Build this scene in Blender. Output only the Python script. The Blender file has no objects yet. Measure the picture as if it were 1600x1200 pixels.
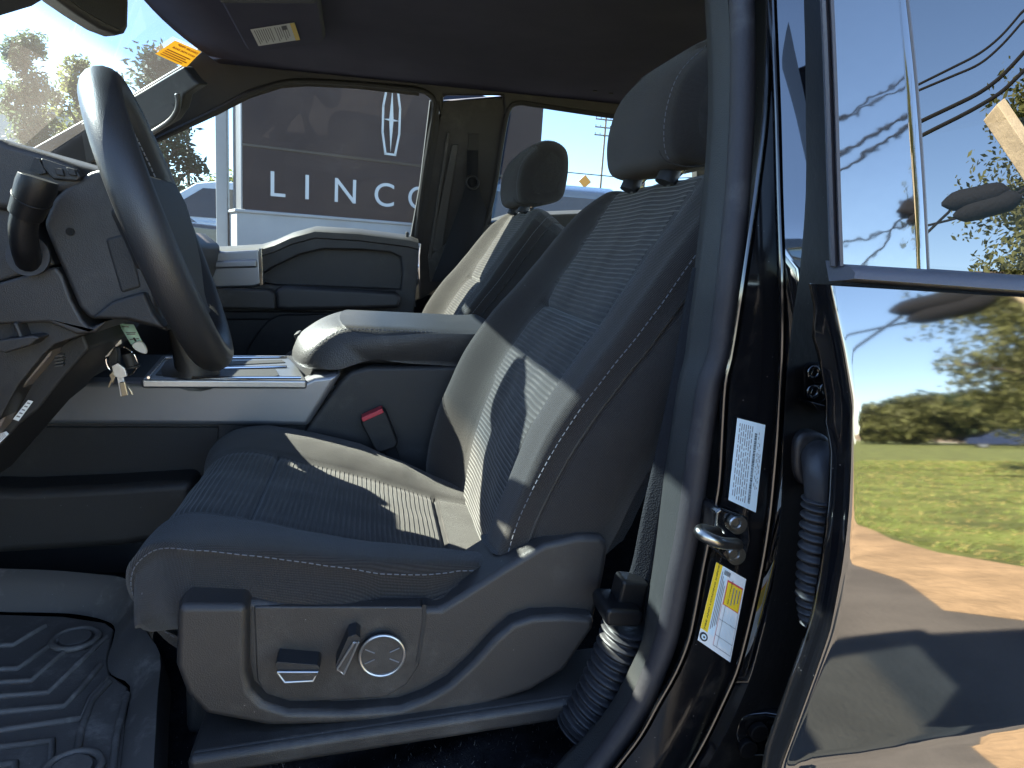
import bpy, bmesh, math, random
from mathutils import Vector, Matrix, noise as NZ
R = math.radians
V = Vector
S = bpy.context.scene
COL = S.collection
random.seed(7)

# ------------------------------------------------------------------ camera
CAM = V((0, 0, 1.36)); FPX = 1110.0
ROT = Matrix.Rotation(-R(11.5), 3, 'Z') @ Matrix.Rotation(R(90 - 10.5), 3, 'X') @ Matrix.Rotation(R(3.7), 3, 'Z')
_c = bpy.data.cameras.new('camera'); cam = bpy.data.objects.new('camera', _c); COL.objects.link(cam)
_c.sensor_width = 36.0; _c.lens = 36.0 * FPX / 1600.0; _c.clip_start = 0.01; _c.clip_end = 3000
cam.matrix_world = Matrix.Translation(CAM) @ ROT.to_4x4()
S.camera = cam

# ------------------------------------------------------------------ sky, sun, exposure
SUN_AZ, SUN_EL = -57.5, 36.5          # degrees, azimuth from +Y towards +X
w = bpy.data.worlds.new('World'); S.world = w; w.use_nodes = True
_n = w.node_tree.nodes.new('ShaderNodeTexSky'); _n.sky_type = 'NISHITA'; _n.sun_disc = False
_n.sun_elevation = R(SUN_EL); _n.sun_rotation = R(SUN_AZ); _n.air_density = 0.75; _n.dust_density = 0.1; _n.ozone_density = 1.8
_b = w.node_tree.nodes['Background']; _b.inputs[1].default_value = 0.066
w.node_tree.links.new(_n.outputs[0], _b.inputs[0])
SUNV = V((math.sin(R(SUN_AZ)) * math.cos(R(SUN_EL)), math.cos(R(SUN_AZ)) * math.cos(R(SUN_EL)), math.sin(R(SUN_EL))))
_s = bpy.data.lights.new('sun', 'SUN'); sun = bpy.data.objects.new('sun', _s); COL.objects.link(sun)
_s.energy = 5.0; _s.angle = R(0.5); _s.color = (1.0, 0.91, 0.76)
sun.rotation_euler = SUNV.to_track_quat('Z', 'Y').to_euler()
sun.location = SUNV * 30
S.view_settings.view_transform = 'Standard'; S.view_settings.look = 'None'
S.view_settings.exposure = 3.65; S.view_settings.gamma = 1.0; S.view_settings.use_curve_mapping = False
S.cycles.use_denoising = True
S.cycles.max_bounces = 10; S.cycles.transparent_max_bounces = 16; S.cycles.diffuse_bounces = 5; S.cycles.glossy_bounces = 5
S.cycles.sample_clamp_indirect = 6.0; S.cycles.caustics_reflective = False; S.cycles.caustics_refractive = False

# ------------------------------------------------------------------ measuring: pixel of the photo -> point on a plane
def ray(px, py): return ROT @ V(((px - 800) / FPX, -(py - 600) / FPX, -1.0))
def at(px, py, x=None, y=None, z=None):
    r = ray(px, py)
    t = (y - CAM.y) / r.y if y is not None else (x - CAM.x) / r.x if x is not None else (z - CAM.z) / r.z
    return CAM + r * t
def atp(px, py, p0, n):
    r = ray(px, py); return CAM + r * ((p0 - CAM).dot(n) / r.dot(n))
def catmull(pts, n=6, closed=False):
    out = []; N = len(pts)
    for i in range(N if closed else N - 1):
        p = [pts[(i + k) % N] if closed else pts[min(max(i + k, 0), N - 1)] for k in (-1, 0, 1, 2)]
        for j in range(n):
            t = j / n
            out.append(0.5 * ((2 * p[1]) + (p[2] - p[0]) * t + (2 * p[0] - 5 * p[1] + 4 * p[2] - p[3]) * t * t + (3 * p[1] - p[0] - 3 * p[2] + p[3]) * t ** 3))
    if not closed: out.append(pts[-1].copy())
    return out
def interp(x, xs, ys):
    if x <= xs[0]: return ys[0]
    for i in range(1, len(xs)):
        if x <= xs[i]:
            t = (x - xs[i - 1]) / (xs[i] - xs[i - 1]); return ys[i - 1] * (1 - t) + ys[i] * t
    return ys[-1]
def sstep(a, b, x):
    t = min(max((x - a) / (b - a), 0), 1); return t * t * (3 - 2 * t)

# ------------------------------------------------------------------ materials
def M(name, col, rough=0.5, metal=0.0, spec=0.5, ior=None, bump=None, var=None, speck=None, dust=None, uv=False, alpha=None, emit=None, coat=0, fine=None):
    """bump=(scale,strength) noise relief; fine=(scale,strength) cell relief; var=(scale,amount) tone drift; speck=(scale,threshold,colour); dust=(scale,amount,colour)"""
    m = bpy.data.materials.new(name); m.use_nodes = True; nt = m.node_tree; N = nt.nodes; L = nt.links
    p = N['Principled BSDF']; p.inputs['Roughness'].default_value = rough; p.inputs['Metallic'].default_value = metal
    p.inputs['Specular IOR Level'].default_value = spec
    if ior: p.inputs['IOR'].default_value = ior
    if coat: p.inputs['Coat Weight'].default_value = coat
    c4 = (*col, 1)
    p.inputs['Base Color'].default_value = c4
    tc = N.new('ShaderNodeTexCoord'); co = tc.outputs['UV' if uv else 'Object']
    cur = None
    def mix(fac, a, b):
        x = N.new('ShaderNodeMix'); x.data_type = 'RGBA'
        if isinstance(fac, float): x.inputs[0].default_value = fac
        else: L.new(fac, x.inputs[0])
        for k, v in ((6, a), (7, b)):
            if isinstance(v, tuple): x.inputs[k].default_value = v
            else: L.new(v, x.inputs[k])
        return x.outputs[2]
    def noise(sc, det=4, ro=.6):
        n = N.new('ShaderNodeTexNoise'); n.inputs['Scale'].default_value = sc; n.inputs['Detail'].default_value = det; n.inputs['Roughness'].default_value = ro
        L.new(co, n.inputs['Vector']); return n.outputs['Fac']
    def ramp(f, a, b):
        r = N.new('ShaderNodeMapRange'); r.inputs[1].default_value = a; r.inputs[2].default_value = b; r.interpolation_type = 'SMOOTHSTEP'
        L.new(f, r.inputs[0]); return r.outputs[0]
    cur = c4
    if var:
        f = ramp(noise(var[0], 6), .3, .7)
        cur = mix(f, tuple(c * (1 - var[1]) for c in col) + (1,), tuple(min(1, c * (1 + var[1])) for c in col) + (1,))
    if dust:
        f = ramp(noise(dust[0], 8, .7), .52, .78)
        k = N.new('ShaderNodeMath'); k.operation = 'MULTIPLY'; L.new(f, k.inputs[0]); k.inputs[1].default_value = dust[1]
        cur = mix(k.outputs[0], cur, (*dust[2], 1))
    if speck:
        v = N.new('ShaderNodeTexVoronoi'); v.inputs['Scale'].default_value = speck[0]; L.new(co, v.inputs['Vector'])
        cur = mix(ramp(v.outputs['Distance'], speck[1], speck[1] * .5), cur, (*speck[2], 1))
    if not isinstance(cur, tuple): L.new(cur, p.inputs['Base Color'])
    last = None
    def addbump(h, st, dist):
        nonlocal last
        b = N.new('ShaderNodeBump'); b.inputs['Strength'].default_value = st; b.inputs['Distance'].default_value = dist
        L.new(h, b.inputs['Height'])
        if last: L.new(last, b.inputs['Normal'])
        last = b.outputs[0]
    if bump: addbump(noise(bump[0], 3), bump[1], 0.5 / bump[0])
    if fine:
        v = N.new('ShaderNodeTexVoronoi'); v.inputs['Scale'].default_value = fine[0]; L.new(co, v.inputs['Vector'])
        addbump(v.outputs['Distance'], fine[1], 0.5 / fine[0])
    if last: L.new(last, p.inputs['Normal'])
    if emit:
        p.inputs['Emission Color'].default_value = (*emit[:3], 1); p.inputs['Emission Strength'].default_value = emit[3]
    return m

def fabric(name, base, light, kind):
    """woven seat cloth; 'rib' has raised cross ribs every 6 mm along V, 'weave' a fine mesh"""
    m = bpy.data.materials.new(name); m.use_nodes = True; nt = m.node_tree; N = nt.nodes; L = nt.links
    p = N['Principled BSDF']; p.inputs['Roughness'].default_value = .9; p.inputs['Specular IOR Level'].default_value = .15
    p.inputs['Sheen Weight'].default_value = .25; p.inputs['Sheen Roughness'].default_value = .5; p.inputs['Sheen Tint'].default_value = (.85, .82, .78, 1)
    uv = N.new('ShaderNodeTexCoord').outputs['UV']
    sx = N.new('ShaderNodeSeparateXYZ'); L.new(uv, sx.inputs[0])
    def mth(op, a, b=None):
        x = N.new('ShaderNodeMath'); x.operation = op
        for i, v in enumerate((a, b)):
            if v is None: continue
            if isinstance(v, (int, float)): x.inputs[i].default_value = v
            else: L.new(v, x.inputs[i])
        return x.outputs[0]
    def mix(fac, a, b):
        x = N.new('ShaderNodeMix'); x.data_type = 'RGBA'; L.new(fac, x.inputs[0])
        for k, v in ((6, a), (7, b)):
            if isinstance(v, tuple): x.inputs[k].default_value = v
            else: L.new(v, x.inputs[k])
        return x.outputs[2]
    def noise(sc, det=3):
        n = N.new('ShaderNodeTexNoise'); n.inputs['Scale'].default_value = sc; n.inputs['Detail'].default_value = det; L.new(uv, n.inputs['Vector']); return n.outputs['Fac']
    def rng(f, a, b):
        r = N.new('ShaderNodeMapRange'); r.inputs[1].default_value = a; r.inputs[2].default_value = b; L.new(f, r.inputs[0]); return r.outputs[0]
    if kind == 'rib':
        vv = mth('ADD', sx.outputs[1], mth('MULTIPLY', mth('SUBTRACT', noise(14), .5), .004))
        s = mth('SINE', mth('MULTIPLY', vv, 2 * math.pi / .0066))
        h = rng(s, -.2, 1.0)
        band = rng(mth('SINE', mth('MULTIPLY', sx.outputs[0], 2 * math.pi / .085)), -.2, .5)   # long bands with flatter ribs
        k = mth('MULTIPLY', h, mth('ADD', mth('MULTIPLY', band, .55), .45))
        k = mth('MULTIPLY', k, rng(noise(900), .2, .75))
        bmp, dist = mth('MULTIPLY', h, 1.0), .0016
    else:
        a = mth('SINE', mth('MULTIPLY', mth('ADD', sx.outputs[0], sx.outputs[1]), 2 * math.pi / .0030))
        b = mth('SINE', mth('MULTIPLY', mth('SUBTRACT', sx.outputs[0], sx.outputs[1]), 2 * math.pi / .0030))
        h = rng(mth('MULTIPLY', a, b), -.6, .9)
        k = mth('MULTIPLY', h, rng(noise(700), .15, .8)); bmp, dist = h, .0006
    c = mix(k, (*base, 1), (*light, 1))
    wear = rng(noise(9, 6), .45, .8)
    c = mix(mth('MULTIPLY', wear, .22), c, (light[0] * .9, light[1] * .9, light[2] * .85, 1))
    vo = N.new('ShaderNodeTexVoronoi'); vo.inputs['Scale'].default_value = 42; L.new(uv, vo.inputs['Vector'])
    lint = mth('MULTIPLY', rng(vo.outputs['Distance'], .040, .020), rng(noise(7), .5, .62))
    c = mix(lint, c, (.35, .35, .36, 1))
    L.new(c, p.inputs['Base Color'])
    bn = N.new('ShaderNodeBump'); bn.inputs['Strength'].default_value = .8; bn.inputs['Distance'].default_value = dist; L.new(bmp, bn.inputs['Height']); L.new(bn.outputs[0], p.inputs['Normal'])
    return m

def glass(name, tint, dust=0.0, f0=.05, dustcol=(.7, .7, .68), wipe=None, band=None):
    m = bpy.data.materials.new(name); m.use_nodes = True; nt = m.node_tree; N = nt.nodes; L = nt.links
    N.remove(N['Principled BSDF']); out = N['Material Output']
    tr = N.new('ShaderNodeBsdfTransparent'); tr.inputs[0].default_value = (*tint, 1)
    if band:      # tinted shade band along the top edge of the glass
        tz = N.new('ShaderNodeSeparateXYZ'); L.new(N.new('ShaderNodeTexCoord').outputs['Object'], tz.inputs[0])
        mr_ = N.new('ShaderNodeMapRange'); L.new(tz.outputs[2], mr_.inputs[0]); mr_.inputs[1].default_value = band[0]; mr_.inputs[2].default_value = band[0] + .02
        mc = N.new('ShaderNodeMix'); mc.data_type = 'RGBA'; L.new(mr_.outputs[0], mc.inputs[0]); mc.inputs[6].default_value = (*tint, 1); mc.inputs[7].default_value = (*band[1], 1); L.new(mc.outputs[2], tr.inputs[0])
    gl = N.new('ShaderNodeBsdfGlossy'); gl.inputs['Roughness'].default_value = 0.0
    lw = N.new('ShaderNodeLayerWeight'); lw.inputs[0].default_value = .5
    pw = N.new('ShaderNodeMath'); pw.operation = 'POWER'; L.new(lw.outputs['Facing'], pw.inputs[0]); pw.inputs[1].default_value = 5
    ml = N.new('ShaderNodeMath'); ml.operation = 'MULTIPLY_ADD'; L.new(pw.outputs[0], ml.inputs[0]); ml.inputs[1].default_value = 1 - f0; ml.inputs[2].default_value = f0
    mx = N.new('ShaderNodeMixShader'); L.new(ml.outputs[0], mx.inputs[0]); L.new(tr.outputs[0], mx.inputs[1]); L.new(gl.outputs[0], mx.inputs[2])
    sh = mx.outputs[0]
    if dust:
        tl = N.new('ShaderNodeBsdfTranslucent'); tl.inputs[0].default_value = (*dustcol, 1)
        tc = N.new('ShaderNodeTexCoord').outputs['Object']
        nz = N.new('ShaderNodeTexNoise'); nz.inputs['Scale'].default_value = 9; nz.inputs['Detail'].default_value = 9; L.new(tc, nz.inputs['Vector'])
        vo = N.new('ShaderNodeTexVoronoi'); vo.inputs['Scale'].default_value = 60; L.new(tc, vo.inputs['Vector'])
        a = N.new('ShaderNodeMapRange'); L.new(nz.outputs['Fac'], a.inputs[0]); a.inputs[1].default_value = .3; a.inputs[2].default_value = .75; a.inputs[3].default_value = dust * .85; a.inputs[4].default_value = dust * 1.15
        b = N.new('ShaderNodeMapRange'); L.new(vo.outputs['Distance'], b.inputs[0]); b.inputs[1].default_value = .09; b.inputs[2].default_value = .03; b.inputs[3].default_value = 0; b.inputs[4].default_value = dust * 2.5
        ad = N.new('ShaderNodeMath'); ad.operation = 'ADD'; L.new(a.outputs[0], ad.inputs[0]); L.new(b.outputs[0], ad.inputs[1]); fac = ad.outputs[0]
        if wipe:      # straight edge of the wiped area: more film on one side
            d = N.new('ShaderNodeVectorMath'); d.operation = 'DOT_PRODUCT'; L.new(tc, d.inputs[0]); d.inputs[1].default_value = wipe[0]
            e = N.new('ShaderNodeMapRange'); L.new(d.outputs['Value'], e.inputs[0]); e.inputs[1].default_value = wipe[1] - .004; e.inputs[2].default_value = wipe[1] + .004; e.inputs[3].default_value = wipe[2]; e.inputs[4].default_value = 1.0
            g = N.new('ShaderNodeMath'); g.operation = 'MULTIPLY'; L.new(fac, g.inputs[0]); L.new(e.outputs[0], g.inputs[1]); fac = g.outputs[0]
        m2 = N.new('ShaderNodeMixShader'); L.new(fac, m2.inputs[0]); L.new(sh, m2.inputs[1]); L.new(tl.outputs[0], m2.inputs[2]); sh = m2.outputs[0]
    L.new(sh, out.inputs[0]); return m

DUST = (.30, .28, .25)
m_plastic = M('black_grained_plastic', (.021, .0195, .0195), .52, fine=(900, .35), var=(6, .15), dust=(9, .10, DUST))
m_plastic2 = M('charcoal_grained_plastic', (.026, .0235, .0225), .50, fine=(900, .35), var=(5, .15), dust=(6, .22, DUST), speck=(70, .035, (.35, .34, .33)))
m_plgrey = M('grey_trim_plastic', (.046, .044, .042), .5, fine=(800, .3), var=(5, .1), dust=(10, .2, (.4, .38, .34)))
m_pldark = M('matt_black_plastic', (.013, .0125, .013), .6, fine=(700, .3), dust=(12, .06, DUST))
m_leather = M('black_leather', (.026, .0255, .027), .40, fine=(900, .35), dust=(14, .10, (.2, .19, .17)))
m_vinyl = M('armrest_vinyl', (.034, .033, .034), .45, fine=(420, .35), dust=(8, .2, DUST))
m_head = M('dark_headliner_cloth', (.095, .098, .150), .95, spec=.1, bump=(500, .4), var=(3, .12))
m_carpet = M('black_carpet', (.010, .010, .012), 1.0, spec=.05, bump=(420, 1.0), speck=(160, .10, (.22, .21, .20)), var=(30, .5), dust=(25, .18, (.12, .11, .10)))
m_mat = M('black_rubber_mat', (.125, .108, .095), .55, fine=(600, .3), dust=(14, 1.0, (.34, .30, .26)), speck=(90, .05, (.42, .40, .38)))
m_rubber = M('black_rubber', (.028, .025, .027), .6, spec=.35, bump=(300, .2), dust=(16, .25, (.2, .19, .18)))
m_rubdark = M('rubber_boot', (.024, .0225, .024), .5, bump=(200, .15), dust=(20, .25, (.2, .2, .2)))
m_black = M('black_switch_plastic', (.006, .006, .007), .42, spec=.35, fine=(900, .2))
m_trim = M('dark_pillar_plastic', (.030, .030, .029), .55, spec=.3, fine=(800, .3), var=(5, .1), dust=(10, .2, (.2, .19, .17)))
m_silver = M('satin_grey_metallic_trim', (.26, .26, .275), .38, metal=.65, bump=(400, .08), dust=(14, .12, (.05, .05, .05)))
m_silver2 = M('bright_silver_trim', (.34, .35, .37), .32, metal=.85, bump=(300, .05))
m_chrome = M('chrome', (.75, .73, .70), .12, metal=1.0)
m_steel = M('dark_steel', (.30, .29, .27), .28, metal=1.0, dust=(30, .5, (.05, .05, .05)))
m_paint = M('gloss_black_paint', (.003, .003, .004), .035, ior=2.4, spec=.5)
m_jamb = M('black_jamb_paint', (.005, .005, .006), .12, ior=1.9, dust=(30, .25, (.10, .085, .07)), speck=(140, .06, (.25, .22, .2)))
m_jambflat = M('dusty_black_jamb', (.004, .004, .005), .6, spec=.12, dust=(22, .4, (.045, .04, .035)), speck=(130, .05, (.16, .15, .14)), bump=(120, .1))
m_appl = M('gloss_black_pillar_plastic', (.003, .003, .004), .03, ior=2.3, bump=(22, .006))
m_molding = M('satin_grey_molding', (.055, .052, .06), .42, bump=(300, .1))
m_belt = M('black_seatbelt_webbing', (.018, .018, .020), .85, spec=.2, fine=(700, .8))
m_red = M('red_release_button', (.55, .04, .06), .4)
m_white = M('white_label_paper', (.72, .74, .74), .5, bump=(80, .05))
m_bluewhite = M('pale_blue_label_film', (.62, .74, .80), .35, bump=(60, .1))
m_ink = M('black_ink', (.02, .02, .025), .6)
m_greyink = M('grey_ink', (.18, .18, .19), .6)
m_yellow = M('yellow_ink', (.80, .56, .02), .5)
m_redink = M('red_ink', (.6, .08, .08), .5)
m_orange = M('orange_sticker', (.90, .40, .02), .5)
_nt = m_orange.node_tree; _tl = _nt.nodes.new('ShaderNodeBsdfTranslucent'); _tl.inputs[0].default_value = (.90, .38, .02, 1); _mx = _nt.nodes.new('ShaderNodeMixShader'); _mx.inputs[0].default_value = .28
_nt.links.new(_nt.nodes['Principled BSDF'].outputs[0], _mx.inputs[1]); _nt.links.new(_tl.outputs[0], _mx.inputs[2]); _nt.links.new(_mx.outputs[0], _nt.nodes['Material Output'].inputs[0])
m_thread = M('pale_thread', (.16, .16, .17), .8)
m_rib = fabric('ribbed_seat_cloth', (.025, .0215, .0195), (.118, .103, .090), 'rib')
m_weave = fabric('mesh_weave_seat_cloth', (.022, .0185, .0165), (.080, .069, .060), 'weave')
m_mint = M('pale_green_tag', (.42, .66, .60), .5)
m_glass_wind = glass('windscreen_glass', (.43, .50, .52), dust=.016, band=(1.735, (.20, .27, .33)))
m_glass_side = glass('side_window_glass', (.34, .40, .42), dust=.005, f0=.014)
m_glass_rear = glass('privacy_glass', (.005, .006, .007), f0=.165)

# ------------------------------------------------------------------ mesh builder
class MB:
    def __init__(s): s.v = []; s.f = []; s.mi = []; s.uv = []
    def add(s, verts, faces, mi=0, uvs=None):
        o = len(s.v); s.v += [V(p) for p in verts]
        for f in faces:
            s.f.append([i + o for i in f]); s.mi.append(mi); s.uv.append([uvs[i] for i in f] if uvs else None)
        return s
    def grid(s, rows, mi=0, closed=False, uvs=None, mif=None, caps=False):
        nr, nc = len(rows), len(rows[0]); vs = [p for r in rows for p in r]; o = len(s.v); s.v += [V(p) for p in vs]
        for i in range(nr - 1):
            for j in range(nc if closed else nc - 1):
                k = (j + 1) % nc
                f = [i * nc + j, i * nc + k, (i + 1) * nc + k, (i + 1) * nc + j]
                s.f.append([a + o for a in f]); s.mi.append(mif(i, j) if mif else mi)
                if uvs:
                    uj = [uvs[i][j], uvs[i][j + 1] if k == 0 and len(uvs[i]) > nc else uvs[i][k], uvs[i + 1][j + 1] if k == 0 and len(uvs[i]) > nc else uvs[i + 1][k], uvs[i + 1][j]]
                    s.uv.append(uj)
                else: s.uv.append(None)
        if caps:
            for r in (0, nr - 1):
                s.f.append([o + r * nc + j for j in range(nc)]); s.mi.append(mi); s.uv.append(None)
        return s
    def tube(s, path, r, n=10, mi=0, cap=True, flat=1.0, up=None):
        path = [V(p) for p in path]; rows = []; N = len(path)
        rr = r if isinstance(r, (list, tuple)) else [r] * N
        t0 = (path[1] - path[0]).normalized(); a = up or (V((0, 0, 1)) if abs(t0.z) < .9 else V((1, 0, 0)))
        for i in range(N):
            t = (path[min(i + 1, N - 1)] - path[max(i - 1, 0)]).normalized()
            b = t.cross(a).normalized(); a2 = b.cross(t).normalized()
            if not up: a = a2
            rows.append([path[i] + (b * math.cos(2 * math.pi * k / n) * flat + a2 * math.sin(2 * math.pi * k / n)) * rr[i] for k in range(n)])
        return s.grid(rows, mi, closed=True, caps=cap)
    def prism3(s, front, back, mi=0):
        n = len(front)
        return s.add(list(front) + list(back), [list(range(n)), list(range(2 * n - 1, n - 1, -1))] + [[i, n + i, n + (i + 1) % n, (i + 1) % n] for i in range(n)], mi)
    def px(s, pts, y0, y1, mi=0, smooth=0):
        p = [at(a, b, y=y0) for a, b in pts]
        if smooth: p = catmull(p, smooth, True)
        return s.prism3(p, [V((q.x, y1, q.z)) for q in p], mi)
    def pz(s, pts, z0, z1, mi=0, smooth=0):
        p = [at(a, b, z=z0) for a, b in pts]
        if smooth: p = catmull(p, smooth, True)
        return s.prism3(p, [V((q.x, q.y, z1)) for q in p], mi)
    def pp(s, pts, p0, n, depth, mi=0, smooth=0, lift=0):
        p = [atp(a, b, p0 + n * lift, n) for a, b in pts]
        if smooth: p = catmull(p, smooth, True)
        return s.prism3(p, [q + n * depth for q in p], mi)
    def box(s, c, size, mi=0, rot=None):
        c = V(c); h = V(size) / 2; vs = []
        for a in (-1, 1):
            for b in (-1, 1):
                for d in (-1, 1):
                    q = V((a * h.x, b * h.y, d * h.z)); vs.append(c + (rot @ q if rot else q))
        return s.add(vs, [[0, 1, 3, 2], [4, 6, 7, 5], [0, 4, 5, 1], [2, 3, 7, 6], [0, 2, 6, 4], [1, 5, 7, 3]], mi)
    def disc(s, c, n, r, depth, k=24, mi=0, r2=None):
        n = V(n).normalized(); a = n.orthogonal().normalized(); b = n.cross(a); r2 = r if r2 is None else r2
        f = [V(c) + (a * math.cos(2 * math.pi * i / k) + b * math.sin(2 * math.pi * i / k)) * r for i in range(k)]
        g = [V(c) + n * depth + (a * math.cos(2 * math.pi * i / k) + b * math.sin(2 * math.pi * i / k)) * r2 for i in range(k)]
        return s.prism3(f, g, mi)
    def torus(s, c, ax, R_, r, n=32, k=10, mi=0, a0=0, a1=2 * math.pi, squash=1.0):
        ax = V(ax).normalized(); a = ax.orthogonal().normalized(); b = ax.cross(a); rows = []; full = abs(a1 - a0 - 2 * math.pi) < 1e-6
        for i in range(n + 1):
            t = a0 + (a1 - a0) * i / n; d = a * math.cos(t) + b * math.sin(t)
            rows.append([V(c) + d * R_ + (d * math.cos(2 * math.pi * j / k) + ax * math.sin(2 * math.pi * j / k) * squash) * r for j in range(k)])
        return s.grid(rows, mi, closed=True, caps=not full)
    def text(s, body, o, ex, ey, size, mi=0, align='LEFT', space=1.0, lift=None, bold=0.0):
        c = bpy.data.curves.new('lettering', 'FONT'); c.body = body; c.size = size; c.align_x = align; c.align_y = 'CENTER'; c.space_character = space; c.offset = bold; c.resolution_u = 6 if size > .2 else 2
        ob = bpy.data.objects.new('lettering', c); me = bpy.data.meshes.new_from_object(ob)
        o = V(o); n = V((0, 0, 0)) if lift is None else V(lift)
        s.add([o + V(ex) * v.co.x + V(ey) * v.co.y + n for v in me.vertices], [list(f.vertices) for f in me.polygons], mi)
        bpy.data.objects.remove(ob); bpy.data.curves.remove(c); bpy.data.meshes.remove(me)
        return s
    def stitch(s, path, r=.0006, dash=.0045, gap=.0025, mi=1):
        acc = 0; on = True; seg = [V(path[0])]
        for i in range(1, len(path)):
            a, b = V(path[i - 1]), V(path[i]); L_ = (b - a).length; pos = 0
            while L_ - pos > 1e-7:
                need = (dash if on else gap) - acc; st = min(need, L_ - pos); pos += st; acc += st
                q = a.lerp(b, pos / L_)
                if on: seg.append(q)
                if acc >= (dash if on else gap) - 1e-7:
                    if on and len(seg) > 1: s.tube([seg[0], seg[-1]], r, 5, mi)
                    on = not on; acc = 0; seg = [q]
        return s
    def build(s, name, mats, parent=None, off=None, bevel=0, seg=2, ang=40, sub=0, smooth=True, label=None, recalc=True):
        me = bpy.data.meshes.new(name); me.from_pydata([tuple(p) for p in s.v], [], s.f)
        for m in (mats if isinstance(mats, (list, tuple)) else [mats]): me.materials.append(m)
        for i, p in enumerate(me.polygons): p.material_index = s.mi[i]
        if any(u is not None for u in s.uv):
            ul = me.uv_layers.new(name='UVMap')
            for i, p in enumerate(me.polygons):
                if s.uv[i]:
                    for k, li in enumerate(p.loop_indices): ul.data[li].uv = s.uv[i][k]
        if recalc:
            bm = bmesh.new(); bm.from_mesh(me); bmesh.ops.recalc_face_normals(bm, faces=bm.faces); bm.to_mesh(me); bm.free()
        if smooth:
            for p in me.polygons: p.use_smooth = True
            if not bevel: me.set_sharp_from_angle(angle=R(ang))
        o = bpy.data.objects.new(name, me); COL.objects.link(o)
        if parent:
            o.parent = parent
            if off is not None: o.location = -off
            elif parent.get('_world'): o.location = -parent.location
        if bevel:
            b = o.modifiers.new('bevel', 'BEVEL'); b.width = bevel; b.segments = seg; b.limit_method = 'ANGLE'; b.angle_limit = R(ang); b.harden_normals = True; b.use_clamp_overlap = True
        if sub:
            u = o.modifiers.new('sub', 'SUBSURF'); u.levels = sub; u.render_levels = sub
        if label: o['label'] = label
        return o
def thing(name, label, cat, loc=(0, 0, 0), rz=0, group=None, world=False):
    o = bpy.data.objects.new(name, None); COL.objects.link(o); o.location = loc; o.rotation_euler = (0, 0, rz); o.empty_display_size = .1
    o['label'] = label; o['category'] = cat
    if group: o['group'] = group
    if world: o['_world'] = 1
    return o
def tag(o, label=None, cat=None, group=None, kind=None):
    if label: o['label'] = label
    if cat: o['category'] = cat
    if group: o['group'] = group
    if kind: o['kind'] = kind
    return o
class Quad:
    """flat label: (u,v) in 0..1 over four corners, v=0 at the top edge"""
    def __init__(s, tl, tr, br, bl):
        s.c = (V(tl), V(tr), V(br), V(bl)); s.n = (s.c[3] - s.c[0]).cross(s.c[1] - s.c[0]).normalized()
        if s.n.dot(CAM - s.c[0]) < 0: s.n = -s.n
        s.ex = (s.c[1] - s.c[0]); s.ey = (s.c[0] - s.c[3])
    def p(s, u, v, lift=0):
        a = s.c[0].lerp(s.c[1], u); b = s.c[3].lerp(s.c[2], u); return a.lerp(b, v) + s.n * lift
    def rect(s, mb, u0, v0, u1, v1, mi, lift):
        q = [s.p(u0, v0, lift), s.p(u1, v0, lift), s.p(u1, v1, lift), s.p(u0, v1, lift)]; mb.add(q, [[0, 1, 2, 3]], mi)

# ================================================================== THE TRUCK
truck = thing('pickup_truck', 'black crew cab pickup truck with dark cloth seats, seen through its open front door', 'pickup truck', (0.6, 1.36, 0), world=True)
L0 = truck.location.copy()

# passenger-side greenhouse plane (leans inwards towards the roof)
SP0 = V((0, 2.26, 1.33)); SN = V((0, 1, .30)).normalized()
def sideplane_y(z): return 2.26 - (z - 1.33) * .30

# ---- outer body: hood, roof, far side, rear wall of the cab, bed, sills
b = MB()
b.add([(-2.35, .50, .55), (-2.35, 2.22, .55), (-2.35, 2.22, 1.12), (-2.35, .50, 1.12), (-1.12, .50, .55), (-1.12, 2.22, .55), (-1.12, 2.22, 1.29), (-1.12, .50, 1.29)],
      [[0, 1, 2, 3], [4, 7, 6, 5], [3, 2, 6, 7], [0, 4, 5, 1], [0, 3, 7, 4], [1, 5, 6, 2]])
b.box((1.40, 1.36, 1.02), (.05, 1.66, .62)); b.box((1.36, 1.36, 1.78), (.08, 1.50, .12))
b.box((1.36, .64, 1.55), (.10, .12, .45)); b.box((1.36, 2.08, 1.55), (.10, .12, .45))
b.box((2.45, .42, 1.05), (1.95, .07, .72)); b.box((2.45, 2.30, 1.05), (1.95, .07, .72)); b.box((3.43, 1.36, 1.05), (.06, 1.8, .72)); b.box((2.45, 1.36, .78), (1.95, 1.8, .06))
b.box((0.1, 2.345, .95), (2.5, .05, .70)); b.box((0.1, .50, .60), (2.5, .12, .14)); b.box((0.1, 2.28, .60), (2.5, .12, .14))
rows = []
for i in range(13):
    x = -.44 + 1.84 * i / 12; rows.append([V((x, .60 + 1.52 * j / 14, 1.850 + .085 * (1 - abs(j / 7 - 1) ** 3) - .008 * (abs(i / 6 - 1) ** 3))) for j in range(15)])
b.grid(rows)
b.build('outer_body', m_paint, truck, bevel=.02)
# wheels of the truck (kept simple, below the picture)
for x in (-1.75, 2.45):
    for y, d in ((.42, 1), (2.30, -1)):
        t = MB().torus((x, y + d * .12, .40), (0, 1, 0), .29, .11, 36, 12).build('wheel', m_rubdark, truck)
        MB().disc((x, y + d * .05, .40), (0, 1, 0), .22, d * .12, 28).build('rim', m_silver2, t)

b = MB(); b.tube([V((-1.17, .47, 1.31)), V((-.82, .53, 1.58)), V((-.48, .60, 1.815)), V((-.40, .61, 1.845))], .045, 12); b.box((-.98, .49, .98), (.34, .12, .72)); b.build('hinge_pillar', m_paint, truck, bevel=.01)
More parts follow.
